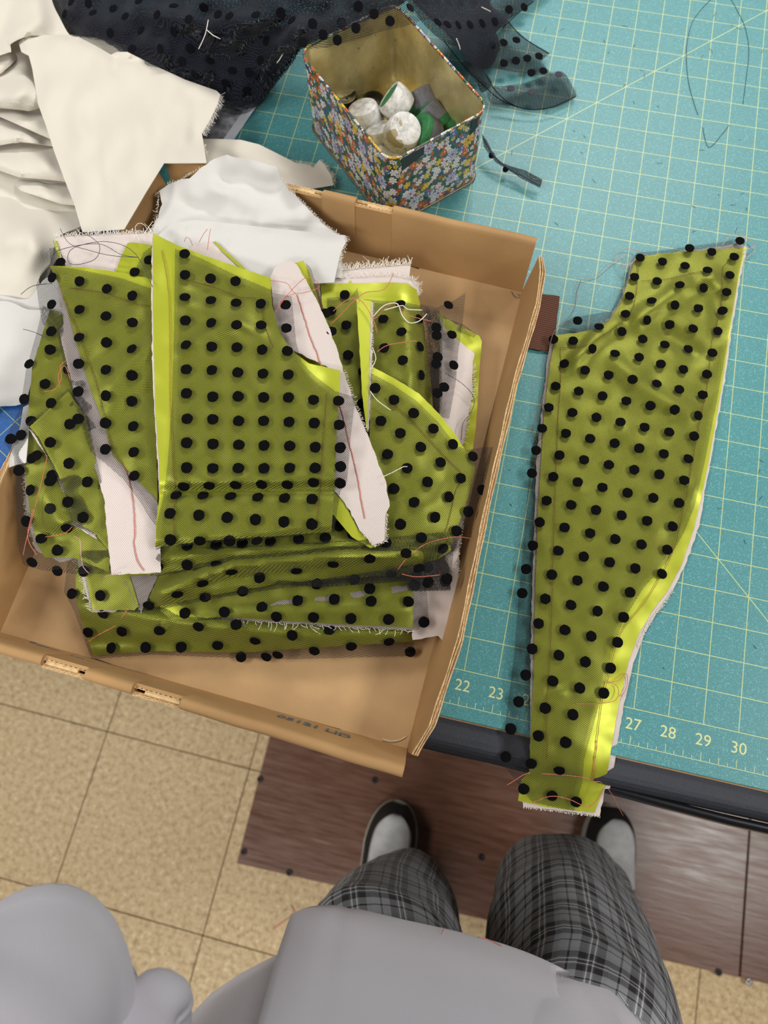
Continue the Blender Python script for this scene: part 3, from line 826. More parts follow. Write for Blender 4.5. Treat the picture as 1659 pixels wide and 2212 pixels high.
def weight(kind, px, py, zcm, axis, label, r=0.0135, h=0.019):
    r *= 1.14; h *= 1.12
    p = P(px, py, zcm)
    root = thing('pattern_weight', p, label, 'weight', None)
    m = orient(axis, (0, 0, 0))
    if kind in ('white', 'stain'):
        place(root, 'cap', lathe('cap', [(0.001, h / 2), (r * 0.70, h / 2), (r * 0.86, h / 2 - 0.0013), (r * 0.97, h * 0.22), (r, -h * 0.1), (r * 0.97, -h * 0.42), (r * 0.90, -h / 2), (r * 0.80, -h / 2), (r * 0.78, -h * 0.40), (0.001, -h * 0.40)], 'chalk' if kind == 'white' else 'chalk_stain'), m)
        place(root, 'felt_pad', lathe('felt_pad', [(0.001, -h * 0.38), (r * 0.74, -h * 0.38), (r * 0.74, -h * 0.47), (0.001, -h * 0.47)], 'felt'), m)
    elif kind == 'felt':
        place(root, 'lead_slug', lathe('lead_slug', [(0.001, h / 2), (r * 0.94, h / 2), (r, h / 2 - 0.001), (r, -h * 0.2), (0.001, -h * 0.2)], 'lead'), m)
        place(root, 'felt_pad', lathe('felt_pad', [(0.001, -h * 0.19), (r * 1.03, -h * 0.19), (r * 1.04, -h * 0.42), (r * 0.98, -h * 0.5), (0.001, -h * 0.5)], 'felt'), m)
    return root
weight('white', 788, 252, 2.6, (-0.25, 0.15, 1), 'scuffed white round weight lying dome up beside the black buttons')
weight('white', 858, 224, 3.4, (0.75, -0.1, -0.55), 'white round weight tipped over to show its green felt face')
weight('white', 825, 298, 2.3, (-0.3, 0.3, 0.9), 'scuffed white weight wedged under the gold-stained one')
weight('stain', 868, 289, 3.6, (0.35, -0.25, 0.85), 'white round weight blotched with gold stains, top of the pile', r=0.0145, h=0.022)
weight('stain', 838, 342, 2.0, (0.1, -0.1, 1), 'white weight with a yellow speck in the tin corner', r=0.012, h=0.016)
weight('white', 795, 305, 1.6, (-0.3, 0.2, 0.8), 'small white weight half hidden against the tin wall', r=0.011, h=0.015)
weight('felt', 915, 226, 2.4, (-0.5, 0.6, 0.4), 'grey lead weight with green felt against the gold back wall', r=0.0125, h=0.020)
weight('felt', 936, 258, 2.6, (-0.6, 0.35, 0.35), 'grey lead weight lying on its side between two green ones', r=0.0115, h=0.020)
weight('felt', 918, 292, 2.9, (0.75, 0.2, -0.62), 'lead weight turned so its whole green felt disc shows', r=0.0138, h=0.017)
weight('felt', 972, 276, 1.9, (0.2, -0.3, -0.75), 'green felt weight in the far tin corner by the striped rim', r=0.0105, h=0.017)
weight('felt', 903, 262, 2.0, (0.1, 0.2, -1), 'green felt disc peeping between white and grey weights', r=0.012, h=0.016)
weight('felt', 888, 335, 1.3, (0.1, 0.0, -1), 'green felt weight at the bottom under the stained white one', r=0.0145, h=0.018)
for (bx, by, bz, lab) in ((746, 212, 0.95, 'glossy black four-hole button lying flat on the gold tin base'), (806, 222, 0.95, 'glossy black button half under the white weights')):
    p = P(bx, by, bz); root = thing('button', p, lab, 'button', None)
    r = 0.0118
    place(root, 'button_body', lathe('button_body', [(0.001, 0.0022), (r * 0.55, 0.0020), (r * 0.78, 0.0036), (r * 0.92, 0.0036), (r, 0.0015), (r * 0.97, -0.002), (r * 0.75, -0.0045), (0.001, -0.005)], 'black_gloss', 32), Matrix.Identity(4))
    for dx, dy in ((1, 1), (1, -1), (-1, 1), (-1, -1)):
        place(root, 'thread_hole', lathe('thread_hole', [(0.0004, 0.0024), (0.0010, 0.0024), (0.0010, 0.0018), (0.0004, 0.0018)], 'black_rub', 8), Matrix.Translation((dx * 0.0022, dy * 0.0022, 0)))

# ================================================================== FABRIC
def piece(label, zf, backing=None, satin=None, tulle=None, dotpts=(), name='pattern_piece', cat='fabric piece', group='polka dot pattern pieces', step=9.0, dzt=0.28, jag=0.7, net='net', uvrot=0.0):
    px = (satin or backing or tulle)
    cx = sum(p[0] for p in px) / len(px); cy = sum(p[1] for p in px) / len(px)
    zc = float(zf(np.array([cx]), np.array([cy]))[0])
    root = thing(name, P(cx, cy, zc), label, cat, group)
    r = {'root': root}
    if backing: r['backing'] = cloth('backing_layer', backing, zf, MATS['backing'], root, -0.09, step, jag=jag, thick=0.0004)
    if satin: r['satin'] = cloth('satin_layer', satin, zf, MATS['satin'], root, 0.0, step, jag=0.3, thick=0.0004)
    if tulle:
        r['tulle'] = cloth('tulle_layer', tulle, zf, MATS[net], root, dzt, step, uvrot=uvrot)
        dots(r['tulle'], dotpts, zf, dzt)
    return r

# ---- piece lying alone on the mat
R_dots = C(1060, 480, 2.7696, [(1189, 156), (1322, 178), (1456, 207), (1490, 112),
    (893, 213), (1027, 236), (1162, 261), (1297, 287), (1430, 317), (860, 328), (995, 353), (1131, 376), (1272, 394), (1411, 419),
    (830, 442), (963, 470), (1101, 496), (1242, 516), (1386, 530), (806, 549), (934, 586), (1070, 613), (1210, 637), (1357, 652),
    (519, 590), (648, 626), (784, 655), (909, 699), (1041, 733), (1181, 760), (1325, 782), (375, 702),
    (493, 710), (608, 757), (743, 786), (887, 808), (1017, 849), (1152, 881), (1293, 910),
    (440, 847), (564, 886), (705, 915), (848, 941), (993, 966), (1127, 1001), (1268, 1033),
    (388, 981), (526, 1011), (668, 1040), (811, 1070), (955, 1098), (1100, 1122), (1240, 1157),
    (347, 1109), (488, 1139), (632, 1168), (776, 1196), (920, 1227), (1067, 1256), (1216, 1280),
    (307, 1234), (450, 1264), (594, 1295), (741, 1323), (888, 1353), (1035, 1386), (1182, 1416),
    (271, 1365), (411, 1394), (558, 1422), (706, 1452), (858, 1481), (1008, 1509), (1157, 1544),
    (246, 1502), (374, 1523), (520, 1555), (668, 1587), (818, 1619), (972, 1649), (1126, 1680)])
R_dots += C(1000, 1080, 2.517, [(455, 4), (588, 27), (723, 55), (862, 84), (1001, 114), (1140, 144),
    (417, 121), (552, 150), (691, 181), (828, 213), (970, 242), (1110, 271), (380, 248), (518, 276), (656, 308), (797, 339), (937, 372), (1081, 402),
    (344, 376), (483, 406), (622, 438), (763, 471), (908, 502), (322, 507), (448, 538), (587, 571), (731, 604), (873, 638),
    (411, 672), (554, 707), (697, 741), (840, 774), (376, 810), (521, 844), (665, 880), (802, 914),
    (341, 952), (488, 985), (634, 1022), (765, 1050), (303, 1097), (447, 1132), (597, 1167), (260, 1244), (410, 1282), (558, 1318),
    (232, 1395), (371, 1432), (524, 1470), (330, 1571), (484, 1607), (615, 1640)])
R_right = C(1060, 480, 2.7696, [(1525, 150), (1500, 250), (1470, 400), (1440, 600), (1410, 800), (1380, 1000), (1345, 1200), (1310, 1400), (1280, 1550)]) + \
    C(1000, 1080, 2.517, [(1283, 40), (1255, 160), (1190, 350), (1110, 500), (1030, 600), (960, 720), (900, 880), (860, 1050), (830, 1200), (800, 1400), (772, 1560)])
R_left = C(1000, 1080, 2.517, [(360, 1480), (365, 1380), (375, 1150), (388, 850), (392, 500), (405, 150)]) + \
    C(1060, 480, 2.7696, [(282, 1730), (300, 1450), (320, 1150), (355, 850), (390, 675), (520, 660), (620, 640), (715, 580), (780, 480), (830, 330), (865, 215), (1000, 190), (1180, 175)])
R_flap = C(1000, 1080, 2.517, [(762, 1580), (715, 1700), (620, 1690), (440, 1668), (299, 1635), (318, 1520)])
zr = Relief([(1200, 760, .45), (1380, 600, .45), (1590, 560, .4), (1560, 800, .4), (1500, 1100, .4), (1340, 1450, .4), (1160, 1300, .4), (1170, 1000, .45), (1350, 900, .55), (1300, 1200, .45), (1150, 1560, .35), (1300, 1600, .35), (1240, 1640, .4),
            (1140, 1692, -1.3), (1215, 1695, -1.3), (1300, 1695, -1.2), (1130, 1740, -1.9), (1280, 1770, -1.9), (1215, 1665, -.1), (1290, 1670, -.1)],
           ridges=[([(1380, 690), (1470, 620), (1540, 600)], .5, 20), ([(1500, 600), (1545, 640), (1550, 720)], -.22, 14), ([(1330, 780), (1420, 860), (1490, 890)], .38, 22), ([(1440, 720), (1500, 760)], -.35, 18), ([(1240, 780), (1330, 700)], .3, 16),
                   ([(1360, 940), (1440, 1000), (1500, 1060)], .18, 24), ([(1290, 720), (1250, 770)], .2, 14), ([(1260, 1060), (1330, 1130)], .14, 26), ([(1190, 1490), (1215, 1495)], .2, 10), ([(1130, 1678), (1310, 1692)], -.3, 9)],
           wave=.05, wl=85, seed=5)
rp = piece('polka dot trouser-leg shaped pattern piece lying alone on the teal mat', zr,
    backing=[(x + 4, y + 1) for x, y in R_right[:9]] + [(x + 8, y + 3) for x, y in R_right[9:13]] + [(x + 11, y + 3) for x, y in R_right[13:]] + [(1306, 1705), (1296, 1762), (1130, 1742), (1128, 1732)] +
            [(1145, 1668), (1146, 1400), (1152, 1200), (1158, 1000), (1176, 830), (1186, 750), (1198, 726), (1284, 713), (1316, 689), (1338, 653), (1356, 599), (1366, 562), (1372, 556), (1421, 549), (1540, 535), (1600, 525)],
    satin=R_right + R_flap + R_left,
    tulle=[(1374, 546), (1430, 541), (1520, 528), (1604, 517), (1608, 530), (1598, 580), (1580, 690), (1566, 770), (1550, 860), (1534, 940), (1520, 1010), (1500, 1095), (1478, 1150), (1440, 1215), (1390, 1270), (1350, 1335), (1322, 1400), (1308, 1470), (1284, 1560), (1262, 1640),
           (1258, 1690), (1240, 1752), (1180, 1740), (1150, 1733), (1124, 1700), (1090, 1655), (1085, 1640), (1092, 1560), (1110, 1420), (1124, 1250), (1138, 1080), (1146, 985), (1166, 900), (1182, 800), (1190, 740), (1208, 706), (1236, 686), (1320, 672), (1345, 620), (1360, 570)],
    dotpts=R_dots, uvrot=0.25)
tag(rp['backing'], 'pale pink-white backing cloth')
st = rp['satin']
stitches(st, C(1060, 480, 2.7696, [(415, 750), (420, 900), (405, 1150), (390, 1500), (380, 1773)]) + [(1192, 1300), (1188, 1420), (1181, 1500), (1180, 1640)], zr, .12)
stitches(st, C(1060, 480, 2.7696, [(1420, 240), (1390, 270), (1385, 400), (1365, 560), (1320, 730), (1300, 950), (1270, 1100), (1230, 1300), (1195, 1500), (1140, 1773)]) + [(1450, 1200), (1400, 1290), (1340, 1370), (1315, 1460), (1302, 1510), (1290, 1600), (1282, 1680)], zr, .12)
stitches(st, C(1060, 480, 2.7696, [(885, 240), (875, 400), (845, 520), (770, 610), (640, 700), (540, 745), (420, 750)]), zr, .12)
stitches(st, C(1060, 480, 2.7696, [(900, 350), (1050, 340), (1180, 310), (1280, 290)]), zr, .12)
stitches(rp['satin'], C(1080, 1600, 5.53, [(500, 395), (700, 405), (900, 425), (1040, 450), (1100, 485), (1200, 490), (1230, 520)]), zr, .35, mat='thread_red', r=.00028)
stitches(rp['satin'], C(1080, 1600, 5.53, [(1150, 0), (1155, 80), (1135, 200), (1125, 350), (1105, 480)]), zr, .12, mat='thread_red', r=.00026)
fray(rp['backing'], [(1452, 1275), (1430, 1305), (1395, 1350), (1375, 1395)], zr, -.06, 'thread_white', (0.8, 0.5), 7, 1.6, rad=.0002)
fray(rp['backing'], [(1296, 1762), (1240, 1756), (1180, 1748), (1130, 1742)], zr, -.06, 'thread_white', (0.1, 1), 4, 2.0, rad=.0002)
fray(rp['backing'], [(1300, 705), (1318, 688)], zr, .1, 'thread_white', (-0.8, -0.4), 10, 1.6, rad=.0002)
fray(rp['backing'], [(1362, 580), (1368, 566)], zr, .1, 'thread_white', (-0.9, 0.2), 10, 1.5, rad=.0002)

# ---- stack in the box, from the bottom up -------------------------------------
z7 = Relief([(170, 1290, 2.4), (500, 1290, 2.5), (890, 1280, 2.4), (890, 1100, 2.8), (200, 1100, 2.8), (200, 1415, 1.0), (550, 1415, 1.0), (890, 1405, 1.0), (500, 1350, 2.7), (300, 1345, 2.7), (750, 1350, 2.7), (300, 1385, 2.2), (600, 1388, 2.2)],
            ridges=[([(180, 1310), (420, 1345), (640, 1372), (880, 1368)], .7, 20), ([(200, 1385), (500, 1395)], -.3, 14)], rolls=[([(200, 1428), (550, 1428), (895, 1420)], .8, 34)], wave=.05, wl=80, zmin=.86)
b7 = piece('lowest folded polka dot piece, a long glossy roll along the front of the box', z7,
    backing=[(880, 1270), (925, 1270), (905, 1330), (892, 1378), (880, 1380)],
    satin=[(165, 1180), (163, 1285), (172, 1330), (202, 1416), (330, 1406), (520, 1410), (700, 1398), (893, 1386), (893, 1180)],
    tulle=[(150, 1180), (138, 1278), (160, 1320), (198, 1424), (330, 1414), (520, 1422), (640, 1424), (894, 1417), (896, 1180)],
    dotpts=C(500, 950, 2.552, [(540, 1050), (335, 1077), (130, 1108), (868, 1112), (660, 1138), (457, 1163), (255, 1185), (985, 1168)]) + C(0, 950, 2.765, [(1300, 1227), (1082, 1238), (870, 1240), (665, 1243), (527, 1150), (728, 1145), (952, 1140), (615, 1040), (1185, 1115), (1410, 1105), (430, 920), (1440, 1296), (1590, 1295)]), uvrot=-0.1)

z6 = Relief([(345, 1300, 3.6), (600, 1300, 3.8), (880, 1265, 3.8), (890, 1352, 3.3), (480, 1335, 3.3), (600, 1100, 4.2), (880, 1100, 4.0), (965, 1240, 3.2), (960, 1385, 2.6), (345, 1365, 2.9)], ridges=[([(350, 1340), (480, 1320), (880, 1315)], .25, 14)], rolls=[([(345, 1372), (480, 1340), (890, 1366)], .35, 18)], wave=.05, wl=70)
b6 = piece('folded polka dot piece whose pale backing corner bends up by the right box wall', z6,
    backing=[(480, 1330), (600, 1335), (890, 1340), (890, 1180), (985, 1170), (992, 1210), (988, 1310), (978, 1350), (968, 1390), (946, 1374), (892, 1382), (890, 1362), (700, 1352), (480, 1338)],
    satin=[(345, 1290), (480, 1200), (890, 1180), (893, 1355), (760, 1350), (600, 1341), (480, 1333), (380, 1342), (348, 1368)],
    tulle=[(350, 1280), (480, 1195), (900, 1180), (920, 1240), (926, 1340), (900, 1362), (760, 1355), (600, 1345), (480, 1338), (430, 1338)],
    dotpts=C(500, 950, 2.552, [(762, 820), (365, 887), (168, 922), (770, 890), (975, 893), (567, 880), (866, 990), (658, 985), (452, 978), (248, 975), (1060, 1005)]) + C(0, 950, 2.765, [(1105, 1035), (1340, 1028)]), uvrot=0.05)
fray(b6['backing'], [(990, 1200), (988, 1310), (978, 1350), (966, 1392)], z6, -.06, 'thread_white', (1, 0.1), 4, 2.2, rad=.0002)
fray(b6['backing'], [(480, 1338), (700, 1352), (890, 1362)], z6, .05, 'thread_white', (0.5, 0.9), 12, 9.0, rad=.0002, curl=1.0)
z6b = Relief([(575, 1308, 4.0), (880, 1268, 4.0), (720, 1280, 4.1), (720, 1230, 4.3)])
piece('thin pale folded edge between the dotted rolls', z6b, backing=[(575, 1310), (600, 1298), (700, 1288), (860, 1266), (884, 1266), (880, 1276), (700, 1300), (600, 1306)], name='backing_strip', group='backing scraps in the pile', step=6)

z5 = Relief([(170, 1200, 4.6), (195, 1316, 3.5), (330, 1310, 4.2), (560, 1220, 5.2), (600, 1265, 4.4), (940, 1175, 5.0), (900, 1235, 4.5), (700, 1190, 5.6), (300, 1200, 4.8)],
            ridges=[([(350, 1280), (500, 1225), (700, 1205), (900, 1200)], .9, 17), ([(420, 1262), (560, 1240), (700, 1232)], -.35, 10)], rolls=[([(325, 1316), (420, 1297), (600, 1266), (880, 1244)], .7, 26)], wave=.04, wl=70, seed=3)
b5 = piece('polka dot piece folded over into a glossy roll with a dark tulle corner', z5,
    backing=[(163, 1196), (340, 1200), (345, 1236), (320, 1290), (306, 1322), (285, 1285), (272, 1252), (250, 1322), (200, 1322), (180, 1260)],
    satin=[(176, 1190), (335, 1190), (560, 1180), (800, 1170), (960, 1150), (975, 1188), (935, 1216), (880, 1242), (700, 1252), (600, 1262), (480, 1282), (400, 1298), (332, 1312), (322, 1290), (345, 1240), (280, 1245), (300, 1310), (290, 1318), (200, 1318)],
    tulle=[(170, 1190), (330, 1185), (560, 1178), (800, 1165), (968, 1148), (980, 1186), (972, 1276), (884, 1278), (878, 1250), (700, 1262), (600, 1272), (480, 1290), (400, 1306), (310, 1322), (290, 1324), (198, 1322)],
    dotpts=C(500, 950, 2.552, [(358, 722), (560, 686), (762, 655), (963, 627), (1083, 703), (155, 760), (880, 738), (677, 770), (470, 795), (1180, 780), (1010, 800)]) + C(0, 950, 2.765, [(1210, 857), (1058, 922), (888, 990), (1383, 789), (600, 930), (500, 785), (1225, 940), (1450, 905)]), uvrot=0.1)
fray(b5['backing'], [(163, 1196), (172, 1225), (182, 1260), (200, 1322)], z5, -.03, 'thread_white', (-1, -0.1), 12, 4.0, rad=.00022, curl=.3)
fray(b5['backing'], [(272, 1252), (285, 1285), (306, 1322)], z5, -.03, 'thread_white', (-.8, .6), 6, 2.2, rad=.0002)
zt = Relief([(350, 1280, 4.9), (600, 1250, 5.0), (880, 1245, 4.9), (970, 1240, 4.9)], ridges=[([(400, 1275), (640, 1250), (960, 1232)], .35, 10)], wave=.08, wl=40)
sc = thing('tulle_scrap', P(900, 1240, 4.9), 'doubled dark tulle scrap crumpled along the front roll', 'tulle', 'tulle scraps in the pile')
for q in range(2):
    t_ = cloth('tulle_layer', [(600, 1262 + q), (700, 1250), (760, 1243 - 2 * q), (880, 1222), (940, 1210), (968, 1205 + 2 * q), (974, 1274), (884, 1277), (872, 1256), (700, 1268 + q)], zt, MATS['net'], sc, .5 + .18 * q, 8, uvrot=.4 * q)
dots(t_, [(925, 1258), (965, 1250), (905, 1228)], zt, .68)

# right-hand far pieces
z10 = Relief([(950, 680, 3.6), (1040, 735, 2.6), (1025, 950, 2.4), (955, 900, 3.4), (990, 800, 3.0)], wave=.04, wl=60)
b10 = piece('chartreuse piece with frayed pale backing at the right side of the stack', z10,
    satin=[(945, 676), (985, 700), (1036, 726), (1041, 738), (1034, 820), (1030, 900), (1022, 970), (1000, 990), (950, 950)],
    backing=None, tulle=None)
cloth('backing_layer', [(950, 685), (968, 720), (1025, 762), (1020, 800), (1022, 850), (1008, 910), (1002, 960), (985, 975), (950, 950)], z10, MATS['backing'], b10['root'], .12, 9, thick=.0004, jag=.8)
fray(b10['satin'], [(1022, 790), (1020, 850), (1008, 910), (1003, 955)], z10, .14, 'thread_white', (.8, -.5), 10, 3.0, rad=.0002)
fray(b10['satin'], [(952, 700), (956, 735)], z10, .14, 'thread_white', (.7, -.7), 9, 2.0, rad=.0002)
z10t = Relief([(870, 650, 4.6), (950, 668, 4.2), (1005, 632, 3.0), (980, 800, 3.7), (955, 900, 4.0)], wave=.06, wl=60)
s10 = thing('tulle_scrap', P(960, 720, 4), 'pointed black polka dot tulle corner over the frayed backing', 'tulle', 'tulle scraps in the pile')
t10 = cloth('tulle_layer', [(900, 655), (945, 664), (982, 648), (1006, 632), (1000, 690), (990, 760), (984, 830), (970, 905), (950, 900), (946, 760)], z10t, MATS['net'], s10, .1, 8)
dots(t10, C(500, 480, 2.37, [(1110, 425), (1128, 577), (1137, 732)]), z10t, .1)
t10b = cloth('tulle_layer', [(916, 668), (948, 668), (956, 690), (955, 880), (945, 900), (934, 880), (925, 800)], z10t, MATS['net'], s10, .7, 7, uvrot=.6)
cloth('tulle_layer', [(920, 672), (946, 672), (953, 700), (952, 870), (940, 885)], z10t, MATS['net'], s10, .85, 7, uvrot=.2)
dots(t10b, C(500, 480, 2.37, [(1048, 540), (1050, 580), (1055, 690), (1048, 725), (1088, 845), (1055, 875)]), z10t, .9)
piece('small tulle and chartreuse tip behind the frayed backing', Relief([(1020, 715, 2.9)]), tulle=[(970, 690), (1000, 700), (1030, 722), (1024, 730), (990, 716)], name='tulle_tip', cat='tulle', group='tulle scraps in the pile', step=7)

z9 = Relief([(690, 600, 4.6), (900, 580, 4.4), (900, 640, 4.7), (690, 650, 5.0), (800, 800, 5.2), (930, 830, 4.3), (935, 900, 4.2), (760, 920, 5.4), (870, 700, 5.4), (880, 800, 5.5)],
            ridges=[([(872, 640), (880, 720), (890, 900)], .45, 28), ([(690, 640), (880, 652)], -.15, 8)], rolls=[([(906, 620), (912, 650), (935, 900)], .8, 30)], wave=.03, wl=70, seed=9)
b9 = piece('glossy rolled polka dot piece with a bright top band and frayed pale edge', z9,
    backing=[(684, 588), (740, 584), (800, 578), (870, 572), (888, 572), (884, 600), (906, 612), (904, 640), (690, 640)],
    satin=[(692, 614), (752, 612), (756, 605), (760, 612), (850, 610), (880, 612), (900, 626), (906, 650), (916, 700), (926, 780), (938, 900), (800, 940), (720, 900), (700, 700)],
    tulle=[(706, 644), (760, 638), (772, 622), (776, 645), (806, 648), (870, 652), (925, 664), (932, 680), (936, 760), (944, 900), (800, 940), (720, 900)],
    dotpts=C(500, 480, 2.37, [(580, 373), (588, 527), (597, 680), (865, 418), (777, 497), (962, 495), (870, 562), (782, 645), (965, 637), (877, 707), (972, 783), (675, 765), (670, 930), (673, 1037), (710, 1115), (512, 455)]), uvrot=.2)
fray(b9['backing'], [(684, 588), (740, 584), (800, 578), (870, 572), (888, 572)], z9, -.03, 'thread_white', (.15, -1), 15, 1.2, rad=.00022, curl=.5)
fray(b9['backing'], [(690, 602), (760, 598), (850, 594), (900, 606)], z9, .05, 'thread_white', (.15, -1), 8, 1.6, rad=.0002)
fray(b9['backing'], [(884, 600), (906, 614), (904, 640)], z9, .0, 'thread_white', (1, -.2), 8, 2.0, rad=.0002)
z11 = Relief([(660, 570, 6.1), (775, 645, 6.2), (805, 650, 6.2), (795, 930, 6.2), (740, 800, 6.3), (700, 690, 6.3)])
b11 = piece('narrow chartreuse tapering strip with white cut edge between the dotted pieces', z11,
    backing=[(770, 645), (806, 652), (803, 760), (799, 900), (795, 935), (788, 900)],
    satin=[(770, 645), (801, 650), (798, 760), (795, 900), (792, 930), (783, 860)])
fray(b11['backing'], [(806, 655), (803, 760), (799, 900)], z11, -.03, 'thread_white', (1, 0), 4, 2.5, rad=.0002)

z8 = Relief([(805, 800, 6.2), (860, 825, 6.1), (910, 860, 5.8), (1000, 970, 4.8), (1020, 1020, 4.6), (985, 1140, 4.7), (840, 1090, 5.8), (830, 950, 5.9), (930, 1060, 5.7), (930, 1200, 4.9), (800, 1190, 5.3), (700, 1210, 5.0), (1070, 970, 4.0)],
            ridges=[([(860, 1130), (940, 1080), (960, 1040)], .2, 22), ([(700, 1200), (830, 1190), (960, 1170)], .25, 12)], rolls=[([(700, 1222), (840, 1218), (935, 1222), (985, 1180)], .7, 30)], wave=.06, wl=80, seed=12)
b8 = piece('wide polka dot piece with a curved bright edge beside the right box wall', z8,
    backing=[(985, 1060), (1005, 1090), (995, 1160), (990, 1200), (975, 1235), (960, 1200), (970, 1120)],
    satin=[(803, 792), (850, 816), (905, 850), (950, 895), (985, 940), (1010, 980), (1027, 1010), (1018, 1050), (1000, 1110), (985, 1150), (966, 1192), (935, 1216), (880, 1222), (780, 1210), (700, 1214), (760, 1150), (790, 1050), (798, 940)],
    tulle=[(802, 806), (850, 832), (900, 866), (945, 910), (985, 962), (1010, 972), (1040, 966), (1078, 966), (1064, 1020), (1040, 1070), (1018, 1110), (1000, 1150), (980, 1190), (940, 1220), (880, 1226), (780, 1214), (700, 1218), (760, 1150), (790, 1050), (798, 940)],
    dotpts=C(500, 480, 2.37, [(735, 850), (832, 910), (932, 978), (1033, 1057), (765, 1018), (864, 1081)]) + C(500, 950, 2.552, [(1043, 40), (1152, 125), (1220, 25), (1330, 92), (860, 80), (968, 157), (1080, 233), (1264, 212), (894, 270), (1007, 345), (1197, 315), (1122, 427), (931, 466), (1047, 540), (1165, 598), (1240, 503), (850, 567), (1380, 277), (1305, 396)]), uvrot=.6)
stitches(b8['satin'], [(830, 860), (880, 900), (960, 985), (1000, 1030), (985, 1060), (965, 1140), (950, 1165)], z8, .1)
fray(b8['backing'], [(1005, 1090), (995, 1160), (990, 1200), (978, 1232)], z8, -.06, 'thread_white', (1, .1), 4, 2.5, rad=.0002)

# left-hand pieces
z3 = Relief([(75, 760, 6.5), (125, 690, 6.6), (50, 960, 6.3), (45, 1100, 5.6), (80, 1200, 4.9), (200, 1220, 4.8), (230, 1000, 6.0), (130, 900, 6.5), (110, 1090, 6.1), (30, 880, 6.6), (10, 960, 6.4), (150, 1180, 4.9)],
            ridges=[([(90, 1060), (130, 1120)], .35, 26), ([(60, 1150), (150, 1160)], -.3, 14), ([(100, 740), (60, 860)], .25, 20)], rolls=[([(40, 1225), (165, 1240)], .8, 30)], wave=.06, wl=70, seed=4)
b3 = piece('polka dot piece spilling over the left box wall with fringed pale edge', z3,
    backing=[(60, 930), (52, 1000), (56, 1090), (66, 1150), (80, 1190), (130, 1215), (170, 1205), (165, 1150), (140, 1060), (100, 980)],
    satin=[(108, 668), (135, 680), (200, 900), (240, 1180), (235, 1235), (160, 1205), (96, 1204), (78, 1170), (64, 1100), (55, 1030), (58, 940), (62, 880), (70, 790), (92, 720)],
    tulle=[(92, 660), (135, 676), (190, 800), (245, 1180), (240, 1240), (163, 1240), (90, 1232), (50, 1220), (38, 1180), (34, 1080), (32, 1010), (30, 985), (8, 955), (44, 880), (56, 800), (84, 700)],
    dotpts=C(0, 850, 4.023, [(212, 50), (270, 240), (95, 395), (185, 362), (320, 540), (265, 840), (455, 710), (580, 1168), (230, 1110), (360, 1262), (500, 1363), (280, 1465), (436, 765), (280, 565), (165, 670), (500, 1540)]) + C(0, 480, 2.765, [(307, 655), (300, 762), (175, 847), (270, 967), (410, 880)]), uvrot=.15)
fray(b3['backing'], [(54, 1000), (56, 1090), (66, 1150), (80, 1190)], z3, -.02, 'thread_white', (-1, .2), 6, 2.6, rad=.0002)
z3b = Relief([(65, 925, 6.9), (145, 850, 6.9), (190, 1000, 6.6), (235, 1190, 5.4), (150, 1130, 5.8), (120, 1040, 6.5)], wave=.04, wl=60)
b3b = piece('bright polka dot leaf with a pale folded edge on the left of the stack', z3b,
    backing=[(62, 926), (76, 938), (108, 1000), (140, 1070), (152, 1130), (210, 1165), (205, 1150), (160, 1080)],
    satin=[(64, 922), (110, 880), (148, 846), (185, 900), (225, 1080), (236, 1190), (205, 1152), (158, 1124), (146, 1070), (116, 1005), (84, 945)],
    tulle=[(56, 918), (110, 872), (148, 838), (190, 900), (228, 1080), (238, 1195), (205, 1160), (154, 1130), (142, 1070), (112, 1008), (78, 945)],
    dotpts=C(0, 850, 4.023, [(445, 85), (608, 268), (437, 425), (600, 607), (760, 770), (590, 943), (437, 1000), (722, 1077)]) + [(169, 905)], uvrot=.1)

z4 = Relief([(340, 1180, 5.7), (715, 1150, 5.8), (745, 1090, 5.8), (825, 1178, 5.6), (500, 1215, 5.5), (345, 1240, 5.4), (600, 1185, 5.8)], ridges=[([(345, 1205), (560, 1190), (800, 1172)], .5, 11)], rolls=[([(345, 1244), (500, 1220), (700, 1200), (826, 1182)], .6, 18)], wave=.02, wl=60)
b4 = piece('glossy polka dot roll folded just under the top piece', z4,
    satin=[(250, 1150), (330, 1150), (720, 1100), (745, 1090), (790, 1150), (826, 1178), (700, 1197), (600, 1204), (500, 1216), (400, 1230), (345, 1240), (240, 1240)],
    tulle=[(340, 1150), (720, 1100), (745, 1090), (790, 1152), (828, 1182), (700, 1201), (600, 1209), (500, 1221), (400, 1235), (345, 1245), (325, 1244)],
    dotpts=C(500, 950, 2.552, [(215, 562), (370, 549), (517, 540), (668, 520), (60, 572), (595, 475)]) + C(0, 950, 2.765, [(940, 757), (1118, 747), (1292, 742), (1118, 632), (1290, 628)]))

